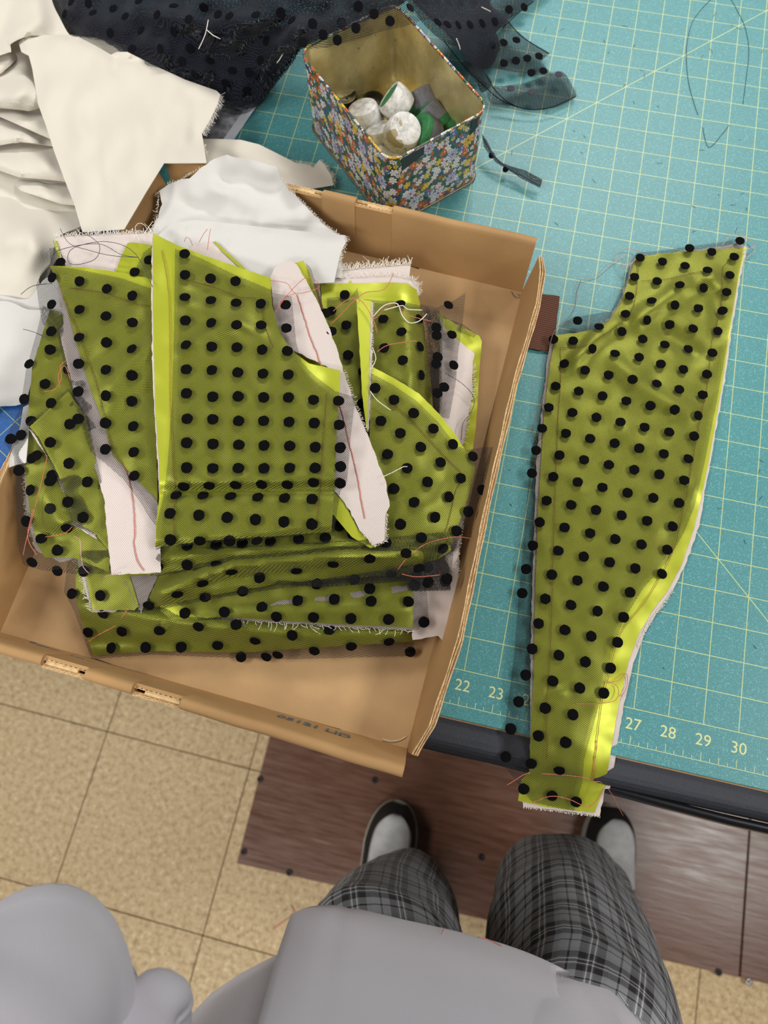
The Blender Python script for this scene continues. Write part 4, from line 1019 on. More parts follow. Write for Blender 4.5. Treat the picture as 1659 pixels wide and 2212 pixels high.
z2 = Relief([(107, 575, 6.9), (330, 605, 7.1), (150, 700, 7.0), (200, 850, 6.9), (245, 980, 6.8), (240, 1240, 6.2), (345, 1235, 6.2), (335, 1070, 6.8), (300, 850, 7.0), (80, 610, 6.7), (120, 690, 6.8)],
            ridges=[([(240, 830), (330, 740)], .42, 24), ([(230, 930), (330, 850)], -.3, 22), ([(150, 620), (320, 660)], -.2, 20), ([(180, 760), (260, 700)], .2, 20)], wave=.08, wl=80, seed=6)
b2 = piece('polka dot piece left of the top one with a long bare backing tail', z2,
    backing=[(123, 622), (140, 600), (200, 620), (330, 900), (335, 1072), (347, 1110), (347, 1236), (315, 1239), (240, 1241), (224, 1077), (188, 950), (152, 816), (128, 715), (138, 700)],
    satin=[(107, 574), (180, 577), (260, 588), (330, 603), (335, 640), (340, 1080), (290, 1030), (245, 985), (222, 910), (195, 840), (165, 740), (145, 670), (130, 620)],
    tulle=[(104, 572), (180, 584), (260, 600), (335, 626), (340, 1140), (325, 1122), (300, 1080), (268, 1037), (232, 1005), (195, 976), (170, 900), (140, 800), (124, 720), (92, 700), (84, 660), (78, 615), (88, 590)],
    dotpts=[(113, 600), (172, 608), (231, 624), (286, 639), (112, 658), (172, 669), (229, 683), (286, 697), (111, 716), (171, 729), (230, 740), (285, 754), (170, 786), (229, 799), (285, 811), (169, 846), (229, 855), (285, 867), (228, 914), (288, 921), (228, 971), (289, 977), (290, 1028)], uvrot=-.15)
stitches(b2['satin'], [(135, 640), (170, 720), (205, 820), (225, 900), (245, 970), (275, 1020)], z2, .1)
stitches(b2['satin'], [(150, 622), (220, 632), (290, 655), (330, 662)], z2, .1)
stitches(b2['backing'], C(0, 950, 2.765, [(740, 130), (780, 280), (800, 430), (805, 560), (800, 620), (820, 720), (860, 780)]), z2, -.02, mat='thread_red', r=.0003)
z2b = Relief([(115, 510, 6.5), (330, 500, 6.6), (330, 600, 6.8), (110, 580, 6.6)], wave=.03, wl=60)
b2b = piece('pale backing end with a frayed top edge at the back left of the stack', z2b,
    backing=[(118, 512), (160, 508), (200, 508), (260, 505), (330, 502), (335, 612), (255, 588), (142, 580), (132, 545)],
    satin=[(114, 520), (122, 520), (138, 572), (146, 582), (132, 582)], tulle=[(106, 536), (118, 534), (142, 582), (112, 580)], dotpts=[(131, 567)])
fray(b2b['backing'], [(118, 512), (160, 508), (200, 508), (260, 505), (330, 502)], z2b, -.03, 'thread_white', (.25, -1), 9, 2.0, rad=.00022, curl=.8)
fray(b2b['backing'], [(120, 520), (132, 550), (140, 575)], z2b, .05, 'thread_white', (-.8, .3), 6, 3.0, rad=.0002)
z2c = Relief([(265, 525, 6.9), (330, 530, 7.0), (330, 600, 7.0), (250, 585, 6.9)])
b2c = piece('chartreuse corner with black tulle tucked behind the top piece', z2c, satin=[(276, 524), (300, 524), (340, 532), (340, 606), (300, 596), (250, 586), (262, 552)], tulle=[(330, 530), (310, 545), (288, 590), (335, 606), (340, 540)], dotpts=[(322, 562), (291, 588)])
z12 = Relief([(420, 530, 6.6), (530, 575, 6.7), (470, 525, 6.6), (585, 600, 6.8)])
b12 = piece('pale backing corner edged in chartreuse behind the top piece', z12, backing=[(400, 540), (418, 526), (440, 524), (462, 524), (480, 540), (500, 562), (520, 578), (500, 600), (400, 560)], satin=[(460, 521), (466, 522), (530, 580), (524, 584), (482, 545)])

# P1 : the top piece
z1b = Relief([(590, 590, 7.2), (640, 567, 7.0), (735, 800, 7.0), (800, 960, 6.9), (842, 1085, 6.6), (826, 1170, 6.2), (730, 1060, 7.0)], ridges=[([(690, 640), (740, 780), (800, 960)], .12, 10)], wave=.02, wl=60)
z1 = Relief([(330, 505, 7.9), (585, 605, 7.7), (735, 800, 7.6), (725, 1000, 7.7), (345, 1000, 7.8), (330, 750, 7.9), (500, 800, 7.7), (345, 1075, 7.3), (540, 1062, 7.3), (720, 1068, 7.3), (340, 1130, 7.35), (715, 1120, 7.35), (340, 1178, 7.2), (715, 1146, 7.2)],
            ridges=[([(380, 1040), (560, 1035), (720, 1028)], .25, 14), ([(350, 1064), (540, 1060), (725, 1058)], -.45, 12), ([(390, 760), (450, 720), (520, 700)], .28, 16), ([(400, 660), (480, 690), (560, 720)], .22, 20), ([(420, 620), (560, 660)], -.15, 18), ([(400, 900), (500, 830), (650, 800)], .1, 40)],
            rolls=[([(334, 1186), (500, 1170), (716, 1150)], .8, 26)], wave=.06, wl=80, seed=2)
r1 = piece('topmost polka dot piece of the stack with a notched corner and pale curved backing', z1,
    backing=[(329, 512), (327, 620), (329, 800), (338, 960), (344, 1070), (352, 1060), (352, 520)],
    satin=[(330, 503), (380, 528), (430, 548), (500, 572), (585, 600), (585, 625), (588, 660), (600, 705), (618, 740), (640, 765), (668, 785), (735, 800), (733, 850), (727, 930), (723, 1050), (716, 1148), (600, 1158), (450, 1168), (335, 1182), (337, 1130), (344, 1076), (344, 1000), (336, 880), (331, 700)],
    tulle=[(378, 537), (430, 556), (500, 590), (585, 626), (588, 632), (630, 640), (636, 700), (640, 740), (652, 782), (680, 812), (724, 845), (768, 858), (758, 940), (750, 1040), (735, 1062), (722, 1148), (600, 1162), (450, 1173), (336, 1187), (338, 1130), (352, 1076), (362, 1000), (372, 860), (376, 700)],
    dotpts=C(0, 480, 2.765, [(1103, 190), (1105, 315), (1257, 337), (1407, 353), (1105, 449), (1260, 467), (1410, 482), (1558, 488), (1108, 588), (1262, 602), (1413, 614), (1560, 615), (1111, 734), (1265, 744), (1415, 748), (1566, 762), (1113, 880), (1266, 884), (1420, 898), (1571, 905), (1114, 1023), (1271, 1043), (1422, 1041), (1575, 1047), (1118, 1175), (1271, 1178), (1425, 1187), (1575, 1187), (1115, 1318), (1272, 1325), (1426, 1330), (1577, 1334)])
    + C(0, 950, 2.765, [(1115, 167), (1271, 171), (1423, 170), (1577, 171), (1097, 278), (1249, 273), (1407, 269), (1562, 265), (1052, 332), (1213, 334), (1377, 338), (1540, 344), (1016, 441), (1188, 451), (1357, 464), (1526, 477), (1018, 597), (1193, 603), (1370, 604), (1535, 606)])
    + C(500, 480, 2.37, [(277, 424), (281, 543), (286, 660), (291, 781), (292, 898), (420, 910), (548, 915), (295, 1023), (424, 1029), (552, 1038), (298, 1146), (429, 1152), (557, 1155)])
    + C(500, 950, 2.552, [(321, 156), (461, 156), (601, 148), (308, 246), (452, 235), (599, 239), (293, 322), (445, 328), (289, 452), (443, 465)]), uvrot=.03)
bk = cloth('backing_layer', [(584, 600), (592, 580), (606, 568), (628, 564), (642, 572), (660, 604), (690, 660), (716, 720), (742, 800), (765, 870), (790, 930), (812, 985), (834, 1040), (843, 1092), (834, 1106), (832, 1168), (806, 1178), (775, 1140), (745, 1085), (722, 1060), (720, 800), (600, 740)], z1b, MATS['backing'], r1['root'], 0.0, 9, jag=.8, thick=.0004)
tag(bk, 'pale curved backing flap')
sl = cloth('satin_lining', [(722, 1060), (745, 1088), (775, 1145), (806, 1180), (826, 1176), (800, 1184), (760, 1160), (718, 1110)], z1b, MATS['satin'], r1['root'], -.12, 8)
fray(bk, [(834, 1108), (832, 1168), (806, 1178), (775, 1142)], z1b, 0, 'thread_white', (.8, .5), 6, 1.6, rad=.0002)
fray(bk, [(742, 800), (765, 870), (790, 930)], z1b, 0, 'thread_white', (.8, -.4), 7, 3, rad=.0002)
stitches(r1['satin'], [(350, 540), (360, 590), (366, 650), (368, 760), (368, 860), (372, 960), (378, 1050), (376, 1120), (378, 1160)], z1, .1)
stitches(r1['satin'], [(400, 605), (460, 620), (510, 640), (560, 650), (572, 700), (590, 750)], z1, .1)
stitches(r1['satin'], [(705, 850), (700, 930), (695, 1000), (690, 1080), (684, 1130)], z1, .1)
stitches(bk, C(500, 480, 2.37, [(335, 370), (370, 480), (400, 580), (440, 680), (466, 750)]) + [(735, 880), (755, 960), (770, 1020), (780, 1080), (788, 1120)], z1b, .06, mat='thread_red', r=.0003)
z1s = Relief([(640, 570, 6.9), (700, 690, 6.6), (735, 760, 6.5)])
s1 = piece('narrow sliver of tulle and chartreuse behind the pale curved backing', z1s,
    satin=[(638, 568), (655, 563), (668, 585), (685, 640), (700, 690), (728, 760), (735, 800), (720, 790), (690, 700)],
    tulle=[(660, 566), (672, 580), (690, 640), (712, 700), (728, 780), (740, 830), (720, 790), (690, 690), (668, 610)], dotpts=[(703, 677), (716, 716)])

# core of the stack: more folded pieces, seen only as edges between the rolls
for q, (zz, ins) in enumerate(((1.3, 0), (2.1, 14), (3.0, 26), (4.0, 60), (5.0, 80))):
    zc = Relief([(500, 900, zz)], wave=.05, wl=120, seed=20 + q)
    piece(('flat folded piece lying on the bare box floor under the whole stack', 'folded piece second up from the box floor inside the stack', 'folded piece halfway up the inside of the stack', 'folded piece under the glossy rolls inside the stack', 'folded piece directly beneath the topmost dotted piece')[q], zc,
          backing=[(220 + ins, 700), (860 - ins, 720), (900 - ins * 1.4, 1220 - ins), (250 + ins, 1230 - ins)],
          satin=[(226 + ins, 704), (854 - ins, 724), (894 - ins * 1.4, 1214 - ins), (256 + ins, 1224 - ins)], step=30, group='folded pieces inside the stack')

# ------------------------------------------------------------------ white cotton scrap over the back wall
zw = Relief([(345, 420, 5.2), (450, 340, 7.0), (530, 350, 7.2), (600, 370, 7.2), (640, 410, 6.7), (740, 505, 4.6), (720, 590, 4.8), (340, 480, 5.6), (500, 470, 5.4), (640, 480, 5.2), (330, 510, 5.9), (500, 590, 5.6), (420, 395, 6.0), (560, 420, 5.9)],
            ridges=[([(420, 400), (500, 420), (560, 450)], .45, 22), ([(560, 480), (660, 470)], .4, 16), ([(480, 390), (600, 400)], -.4, 18), ([(400, 440), (480, 470)], -.3, 16)], wave=.14, wl=75, seed=8)
cot = thing('cotton_scrap', P(520, 450, 5.6), 'torn white cotton scrap draped over the back wall of the box', 'fabric', None)
cw = cloth('upper_sheet', [(345, 412), (362, 398), (392, 388), (408, 386), (430, 366), (460, 343), (490, 336), (530, 342), (580, 356), (598, 360), (606, 385), (625, 410), (660, 445), (700, 485), (738, 512), (740, 600), (320, 600), (325, 510), (340, 470), (350, 440)], zw, MATS['cotton'], cot, 0, 9, jag=.9, thick=.0004)
zw2 = Relief([(330, 515, 6.4), (380, 480, 6.3), (500, 485, 6.2), (640, 498, 6.0), (748, 512, 5.5), (735, 560, 5.4), (725, 592, 5.3), (450, 600, 6.4)], ridges=[([(380, 482), (560, 488), (740, 508)], .25, 10), ([(395, 490), (385, 540)], .2, 12)], wave=.05, wl=80)
cw2 = cloth('folded_flap', [(330, 520), (350, 500), (375, 480), (420, 475), (500, 483), (600, 494), (680, 502), (745, 508), (750, 518), (736, 545), (728, 580), (722, 610), (560, 620), (330, 600)], zw2, MATS['cotton'], cot, .1, 9, thick=.0004)
fray(cw, [(345, 412), (340, 470), (325, 505)], zw, 0, 'thread_white', (-1, .4), 8, 2.2, rad=.00018)
fray(cw, [(606, 385), (625, 410), (660, 445), (700, 485), (738, 512)], zw, 0, 'thread_white', (.7, -.6), 5, 1.6, rad=.00018)
fray(cw, [(362, 398), (392, 388), (430, 366)], zw, 0, 'thread_white', (-.4, -.9), 5, 2.0, rad=.00018)
fray(cw2, [(745, 508), (750, 518), (736, 545), (728, 580)], zw2, .1, 'thread_white', (1, .2), 8, 1.5, rad=.00018)

# ------------------------------------------------------------------ muslin heap
mus = thing('muslin_cloth', P(200, 300, 0.2), 'crumpled heap of unbleached muslin beside the box', 'fabric', None)
def musl(outline, ctrl, ridges=(), rolls=(), dz=0, wave=.06, wl=90, seed=1, jag=0, name='muslin_fold', sm=True, m='muslin', root=None, step=9):
    zf = Relief(ctrl, ridges, rolls, wave, wl, seed)
    return cloth(name, outline, zf, MATS[m], root or mus, dz, step, smooth_edge=sm, jag=jag, thick=.0005), zf
# lowest: background sheet under everything
musl([(-60, -60), (150, -60), (230, 90), (330, 160), (300, 300), (170, 500), (110, 580), (90, 650), (-60, 660)], [(0, 0, 2.0), (150, 0, 1.6), (300, 160, 1.4), (0, 300, 1.6), (100, 560, 2.2), (0, 640, 1.8), (160, 480, 1.8)], wave=.15, wl=110, seed=2)
# top left billow
musl([(-60, -60), (105, -60), (112, 0), (130, 40), (150, 75), (170, 84), (120, 80), (62, 78), (22, 96), (24, 112), (-60, 112)], [(-20, -20, 4.4), (90, 0, 3.8), (40, 30, 4.6), (150, 76, 3.4), (30, 100, 3.7), (-20, 108, 3.8), (62, 78, 4.0)], ridges=[([(80, 5), (82, 45), (30, 95)], .8, 26), ([(0, 60), (20, 20)], -.4, 20)], rolls=[([(22, 96), (62, 78)], .3, 16)], seed=3)
# pale strip right of the main panel under the tulle
musl([(70, 70), (160, 76), (240, 88), (330, 120), (380, 160), (330, 200), (200, 140)], [(100, 75, 2.4), (240, 90, 2.2), (350, 160, 2.2), (260, 120, 2.2)], seed=4)
# left pleats, each overlapping the one below it
def pleat(top, bottom, ztop, zmid, zbot, seed, ridges=(), extra=()):
    up = 22
    ol = [(x, y - up) for x, y in top] + list(reversed(bottom)); ct = []
    for x, y in top: ct += [(x, y - up, ztop - 0.5), (x, y, ztop - 0.25)]
    for k, (x, y) in enumerate(bottom):
        ct.append((x, y, zbot))
        yt = float(np.interp(x, [p[0] for p in top], [p[1] for p in top])); zm = min(zmid, ztop + 0.045 * max(0, y - yt))
        ct[-1] = (x, y, min(zbot, zm + 0.15)); ct.append((x, yt + (y - yt) * .55, zm))
    zf = Relief(ct + list(extra), ridges, (), .05, 90.0, seed)
    zg = lambda x, y: zf(x, y) - 0.35 * np.clip(1 - seg_dist(np.asarray(x, float), np.asarray(y, float), list(bottom)) / 14.0, 0, 1) ** 2
    cloth('muslin_fold', ol, zg, MATS['muslin'], mus, 0, 6, thick=.0005)
pleat([(-60, 110), (0, 110), (28, 108), (42, 112)], [(-60, 165), (0, 160), (22, 142), (44, 120)], 1.9, 3.2, 3.1, 5)
pleat([(-60, 168), (0, 160), (30, 134), (48, 118), (66, 122), (74, 160)], [(-60, 230), (0, 232), (40, 236), (62, 239), (88, 232)], 2.4, 4.3, 3.7, 6, ridges=[([(50, 130), (60, 180), (30, 215)], .4, 18)])
pleat([(-60, 232), (0, 234), (62, 240), (84, 234)], [(-60, 246), (0, 252), (40, 270), (80, 288), (112, 302)], 2.2, 3.3, 3.3, 7)
pleat([(-60, 248), (0, 254), (40, 271), (80, 289), (108, 303)], [(-60, 328), (0, 314), (40, 307), (80, 310), (118, 316)], 1.9, 3.2, 3.1, 8, ridges=[([(0, 275), (60, 298)], .3, 12)])
pleat([(-60, 330), (0, 315), (40, 308), (80, 311), (116, 316)], [(-60, 352), (0, 369), (40, 383), (100, 388), (142, 393)], 1.7, 3.2, 3.0, 9, ridges=[([(45, 314), (47, 378)], .1, 4), ([(60, 340), (120, 372)], .25, 14)])
pleat([(30, 390), (60, 384), (100, 389), (140, 394)], [(26, 394), (45, 412), (90, 427), (132, 441), (162, 444)], 1.5, 3.0, 2.9, 10)
musl([(-60, 400), (0, 412), (60, 432), (120, 448), (172, 462), (178, 486), (130, 508), (118, 530), (108, 570), (84, 605), (100, 650), (60, 660), (0, 652), (-60, 650)], [(-20, 412, 1.2), (60, 436, 1.3), (120, 452, 1.5), (170, 475, 2.4), (110, 560, 3.0), (90, 640, 3.0), (0, 645, 3.1), (0, 540, 4.0), (70, 520, 4.2), (0, 470, 3.6)], ridges=[([(20, 520), (60, 500), (80, 540)], .6, 28), ([(90, 470), (60, 560)], .35, 30), ([(0, 600), (60, 620)], .3, 24)], rolls=[([(-60, 652), (0, 655), (60, 662), (98, 652)], .5, 14)], seed=11)
# main panel
mp_, zm = musl([(40, 92), (50, 78), (66, 74), (120, 76), (170, 80), (205, 98), (240, 118), (252, 112), (275, 112), (330, 140), (400, 172), (468, 196), (476, 204), (470, 225), (452, 262), (436, 288), (440, 310), (446, 352), (420, 352), (354, 352), (312, 420), (268, 495), (178, 502), (160, 440), (140, 390), (118, 330), (98, 268), (82, 225), (70, 150), (62, 120), (46, 112)],
     [(60, 80, 4.4), (120, 80, 4.6), (250, 115, 4.2), (400, 175, 4.0), (474, 205, 3.6), (440, 290, 4.6), (445, 335, 5.8), (355, 332, 6.6), (300, 420, 6.6), (268, 492, 6.9), (180, 500, 5.2), (140, 390, 4.8), (85, 220, 4.6), (250, 250, 5.2), (220, 400, 5.6), (350, 250, 4.9)],
     ridges=[([(56, 80), (62, 120)], .2, 8), ([(206, 100), (210, 200), (225, 330), (235, 470)], .10, 5), ([(250, 115), (246, 150)], -.3, 10), ([(340, 170), (350, 280), (360, 330)], .08, 5), ([(395, 230), (400, 300)], .25, 16), ([(425, 225), (420, 300)], -.2, 12)], rolls=[([(40, 92), (66, 73), (170, 79), (240, 118), (330, 139), (470, 196)], .5, 16)], wave=.2, wl=100, seed=12, sm=False, name='muslin_panel')
fray(mp_, [(476, 204), (470, 225), (452, 262), (436, 288)], zm, 0, 'thread_white', (.8, .55), 13, .9, rad=.00022, curl=.25)
fray(mp_, [(440, 312), (446, 338)], zm, 0, 'thread_white', (1, 0), 6, 1.4, rad=.0002)
# tail going on behind the box
mt, zmt = musl([(430, 300), (470, 300), (520, 302), (560, 312), (600, 332), (640, 352), (668, 356), (676, 362), (690, 345), (700, 355), (716, 380), (720, 400), (660, 410), (580, 400), (440, 360)], [(450, 310, 1.6), (520, 305, 1.8), (600, 335, 1.6), (690, 348, .9), (718, 395, .7), (600, 390, 1.2), (450, 350, 1.8)], ridges=[([(470, 310), (520, 335), (620, 370)], .3, 16)], seed=13, sm=False, name='muslin_tail')
fray(mt, [(640, 352), (668, 356), (678, 362)], zmt, 0, 'thread_white', (-.2, -1), 7, 1.2, rad=.00018)
fray(mt, [(690, 345), (700, 355), (716, 380), (720, 400)], zmt, 0, 'thread_white', (1, -.2), 9, 1.0, rad=.00018)
# second, whiter cloth below
wc = thing('white_cloth', P(20, 760, .3), 'smooth white cloth lying beside the left box wall on the blue mat', 'fabric', None)
musl([(-60, 655), (0, 650), (30, 655), (60, 668), (110, 672), (150, 690), (150, 760), (80, 800), (52, 868), (0, 878), (-60, 885)], [(-20, 660, 3.6), (60, 680, 3.8), (80, 720, 3.9), (50, 865, 1.4), (0, 875, 1.2), (0, 760, 3.4), (-40, 780, 3.2)], rolls=[([(-60, 886), (0, 880), (55, 870)], .5, 20)], seed=14, m='cotton', root=wc, name='cloth_sheet')
musl([(-60, 636), (0, 638), (60, 645), (100, 600), (150, 600), (160, 700), (60, 690), (0, 660)], [(0, 645, 3.3), (80, 660, 3.5), (60, 680, 3.2), (100, 690, 3.2)], seed=15, root=wc, m='cotton', name='hem_fold')
sw = thing('cotton_strip', P(45, 920, 4), 'white cotton strip hanging over the left box rim under dotted tulle', 'fabric', None)
musl([(20, 988), (32, 955), (44, 920), (50, 880), (64, 872), (62, 930), (56, 1000), (36, 1004), (14, 1012), (8, 1020), (6, 1010), (10, 1000)], [(10, 1010, 5.6), (20, 990, 6.3), (50, 890, 6.2), (55, 1000, 6.5), (40, 960, 6.5)], rolls=[([(4, 1020), (22, 980)], .8, 10)], seed=16, m='cotton', root=sw, sm=False, wave=.03, name='cotton_sheet', step=6)

# ------------------------------------------------------------------ black tulle heap at the back
tul = thing('tulle_heap', P(480, 120, .3), 'heaped navy-black polka dot tulle sprawling behind the muslin and over the tin', 'tulle', None)
def tl(outline, ctrl, dots_=(), ridges=(), wave=.25, wl=70, seed=1, n=1, dz=.25, mat='net_navy', fl='flock_navy', rot=0.0, sc_=1.0, sm=True, step=10, name='tulle_layer'):
    zf = Relief(ctrl, ridges, (), wave, wl, seed, zmin=.06); o_ = None
    for q in range(n):
        zq = Relief([(a, b, c - dz * (n - 1 - q)) for a, b, c in ctrl], ridges, (), wave, wl, seed, zmin=.06 + .04 * q)
        o_ = cloth(name, [(x + random.uniform(-3, 3) * (q < n - 1), y + random.uniform(-3, 3) * (q < n - 1)) for x, y in outline], zq, MATS[mat], tul, 0, step, smooth_edge=sm, uvrot=rot + .7 * q)
        zf = zq
    if dots_: dots(o_, dots_, zf, .03, mat=fl, scale=sc_)
    return o_
hd = C(100, 0, 3.072, [(165, 15), (123, 93), (310, 85), (425, 220), (630, 203), (845, 208), (735, 97), (945, 130), (845, 40), (1045, 50), (525, 108), (445, 57), (570, 325), (755, 325), (955, 322), (1145, 255), (1215, 108), (1085, 405), (1285, 350), (1235, 470), (1460, 270), (1330, 222), (1390, 100), (1630, 135), (985, 495), (900, 410), (1420, 400), (1555, 85), (615, 5), (280, 25), (1140, 95), (1345, 480), (1190, 550), (1330, 600)])
tl([(60, -60), (112, 0), (122, 36), (140, 62), (162, 78), (200, 84), (240, 96), (280, 128), (330, 150), (380, 168), (440, 184), (476, 204), (520, 232), (552, 230), (580, 200), (600, 170), (640, 108), (700, 80), (800, 40), (880, 0), (900, -60)],
   [(120, 10, 3.0), (200, 60, 3.6), (330, 130, 4.0), (470, 190, 2.6), (540, 220, 1.2), (600, 150, 4.2), (640, 100, 7.2), (760, 50, 8.4), (880, 0, 8.6), (400, 60, 6.2), (560, 60, 7.6), (300, 0, 5.5), (700, 0, 8.8)],
   hd, ridges=[([(150, 20), (280, 70), (420, 150)], .6, 22), ([(300, 20), (460, 60), (560, 40)], .7, 24), ([(420, 130), (520, 120), (620, 40)], -.6, 24), ([(560, 140), (640, 60)], .5, 20)], n=6, dz=.55, seed=31)
tl([(230, 85), (290, 105), (360, 160), (420, 180), (470, 200), (480, 240), (520, 248), (552, 232), (590, 190), (640, 120), (640, 60), (300, 40)],
   [(250, 90, 2.0), (360, 165, 1.5), (480, 235, .8), (550, 232, .7), (600, 180, 2.2), (640, 110, 5.5), (400, 100, 4.0)], (), n=4, dz=.3, seed=47, wave=.1)
# flap across the tin
tl([(588, 128), (640, 106), (700, 104), (780, 84), (830, 66), (872, 58), (905, 46), (938, 40), (900, 0), (860, -30), (760, 20), (660, 70)],
   [(600, 120, 6.8), (640, 105, 8.2), (700, 102, 7.6), (780, 82, 7.6), (870, 56, 7.8), (930, 40, 8.6), (880, 0, 9.0), (700, 60, 8.6)],
   C(600, 0, 5.53, [(300, 505), (540, 415), (762, 278), (710, 478), (932, 335), (1150, 167), (1340, 252), (960, 75), (415, 285)]), wave=.03, seed=33, mat='net', sm=False)
# right-hand swathe behind the tin
tl([(880, -60), (1200, -60), (1155, 2), (1120, 26), (1094, 48), (1060, 70), (1000, 96), (960, 90), (900, 30)], [(900, 0, 7.5), (1150, 0, 1.2), (1090, 48, 1.0), (980, 90, 5.0), (1000, 0, 4.0)],
   C(880, 0, 4.366, [(957, 90), (625, 15), (500, 20), (385, 20), (275, 15), (165, 12), (1100, 70)]), n=2, seed=34, wave=.1)
tl([(870, -40), (1050, -40), (1060, 10), (1096, 44), (1070, 70), (1080, 95), (1064, 140), (1040, 150), (1010, 130), (975, 80), (930, 40)], [(890, 10, 8.4), (1050, 0, 3.2), (1095, 45, 2.0), (1075, 95, 1.6), (1040, 145, 1.4), (980, 85, 6.2), (1000, 30, 4.8)],
   C(880, 0, 4.366, [(285, 210), (378, 232), (480, 237), (590, 232), (705, 220), (825, 203), (25, 75)]), n=5, dz=.22, seed=35, wave=.06)
tl([(1000, 120), (1060, 90), (1096, 46), (1112, 62), (1142, 88), (1188, 114), (1166, 136), (1196, 164), (1150, 160), (1100, 152), (1064, 148), (1040, 150)], [(1010, 120, 3.0), (1096, 48, 1.4), (1186, 115, .8), (1194, 163, .6), (1100, 150, .9), (1040, 150, 1.6), (1120, 110, 1.2)],
   C(880, 0, 4.366, [(578, 445), (687, 435), (797, 420), (907, 403), (1027, 380), (910, 597), (1023, 573), (1130, 552), (1240, 532), (1168, 688), (1280, 670)]), wave=.05, seed=36, mat='net_line', sm=False, n=2, dz=.2)
tl([(1000, 130), (1040, 150), (1062, 180), (1040, 200), (1030, 180), (1005, 150)], [(1005, 130, 3.2), (1060, 180, 1.4), (1030, 190, 1.6), (1040, 150, 2)], (), n=3, dz=.25, seed=37, mat='net_line', step=7)
tul_last = tl([(1020, 150), (1060, 185), (1120, 180), (1170, 168), (1215, 156), (1238, 190), (1246, 208), (1215, 225), (1180, 236), (1140, 236), (1100, 228), (1060, 224), (1050, 200)], [(1030, 160, 2.2), (1100, 180, .9), (1210, 160, .6), (1245, 207, .5), (1180, 235, .5), (1060, 222, .7)], (), wave=.06, seed=38, mat='net_line', n=2, dz=.15)
bkdots = Relief([(1100, 190, 1.0)])
dots(tul_last, C(880, 0, 4.366, [(975, 836), (1170, 870), (1425, 705)]), bkdots, 0, mat='flock_back', scale=.9)
for q, ln in enumerate(([(1096, 44, 2.2), (1120, 72, 1.7), (1146, 92, 1.4), (1186, 116, 1.0)], [(1050, 162, 2.4), (1070, 195, 1.6), (1100, 222, 1.0), (1140, 236, .8), (1190, 232, .8), (1244, 208, .8)], [(960, 90, 6.6), (1000, 140, 3.5), (1040, 180, 2.2), (1080, 215, 1.2), (1120, 232, .9)], [(1085, 62, 2), (1120, 28, 1.4), (1152, 4, 1.3)])):
    strand('selvedge', ln, 'flock_navy', .0004, tul)
rib = thing('tulle_ribbon', P(1110, 350, .3), 'narrow twisted strip of black tulle trailing out from behind the tin', 'tulle', None)
zrib = Relief([(1050, 300, 1.6), (1070, 335, 1.0), (1110, 360, .8), (1168, 392, .7), (1140, 380, .9)], wave=.04, wl=25)
for q in range(3):
    cloth('tulle_layer', [(1040, 288), (1052, 304), (1064, 328), (1078, 348), (1100, 358), (1135, 368), (1172, 388), (1167, 406), (1130, 388), (1096, 366), (1072, 352), (1056, 332), (1046, 318)], zrib, MATS['net_line'], rib, .08 * q, 6, uvrot=.5 * q)
strand('folded_edge', [(1046, 300, 1.8), (1068, 338, 1.3), (1094, 360, 1.1), (1130, 380, 1.0), (1166, 400, .95)], 'thread_navy', .0008, rib)
dots(rib.children[0], [(1062, 336), (1092, 366)], zrib, .1, mat='flock_navy', scale=.7)

# ------------------------------------------------------------------ photo print
def photo_mat():
    t = NT('grey_photo_print'); co = t.coord()
    n = t.noise(co, 42, 3, 0.6); c = t.ramp(n, [(0.3, rgb(24, 24, 26)), (0.48, rgb(120, 120, 124)), (0.7, rgb(206, 206, 210))])
    return t.set(Base_Color=c, Roughness=0.35)
MATS['paper'] = plain('photo_paper', rgb(206, 208, 218), 0.4, 0.03, 50)
zp = Relief([(500, 270, .35)])
ph = thing('photo_print', P(500, 270, .3), 'black and white photo print with white border under the tulle', 'photo', None)
cloth('paper_sheet', [(470, 200), (548, 226), (553, 231), (504, 302), (490, 330), (410, 320), (430, 240)], zp, MATS['paper'], ph, 0, 20, thick=.0003)
cloth('printed_image', [(460, 215), (525, 240), (480, 304), (470, 320), (420, 310), (440, 240)], zp, photo_mat(), ph, .03, 20)

# ------------------------------------------------------------------ loose threads
def loose(label, mat, *lines, r=.00024):
    root = thing('loose_thread', P(*lines[0][0]), label, 'thread', 'loose threads')
    for ln in lines: strand('strand', ln, mat, r, root)
loose('tangle of slate grey thread over the frayed backing end', 'thread_navy',
      [(130, 494, 7.6), (150, 526, 7.4), (190, 540, 7.5), (240, 552, 7.4), (300, 556, 7.6), (262, 550, 7.5), (220, 528, 7.7), (170, 530, 7.5), (120, 545, 7.5), (108, 572, 7.3)],
      [(188, 506, 7.5), (215, 530, 7.4), (205, 560, 7.5), (160, 572, 7.3), (146, 560, 7.5), (160, 535, 7.6), (230, 522, 7.6), (290, 546, 7.7), (330, 620, 8.3)])
loose('pale thread loops curling at the corner of the white scrap', 'thread_white', [(300, 520, 7.3), (292, 490, 7.3), (305, 482, 7.4), (318, 495, 7.3), (306, 512, 7.3), (330, 478, 7.3)], [(316, 510, 7.3), (340, 486, 7.4), (346, 500, 7.2)])
loose('coral thread crossing the pale curved backing of the top piece', 'thread_red', [(584, 606, 7.8), (620, 612, 7.7), (640, 634, 7.7), (690, 620, 7.6), (660, 600, 7.6), (600, 660, 8.1)], [(595, 675, 8.2), (618, 642, 7.9), (640, 634, 7.7)])
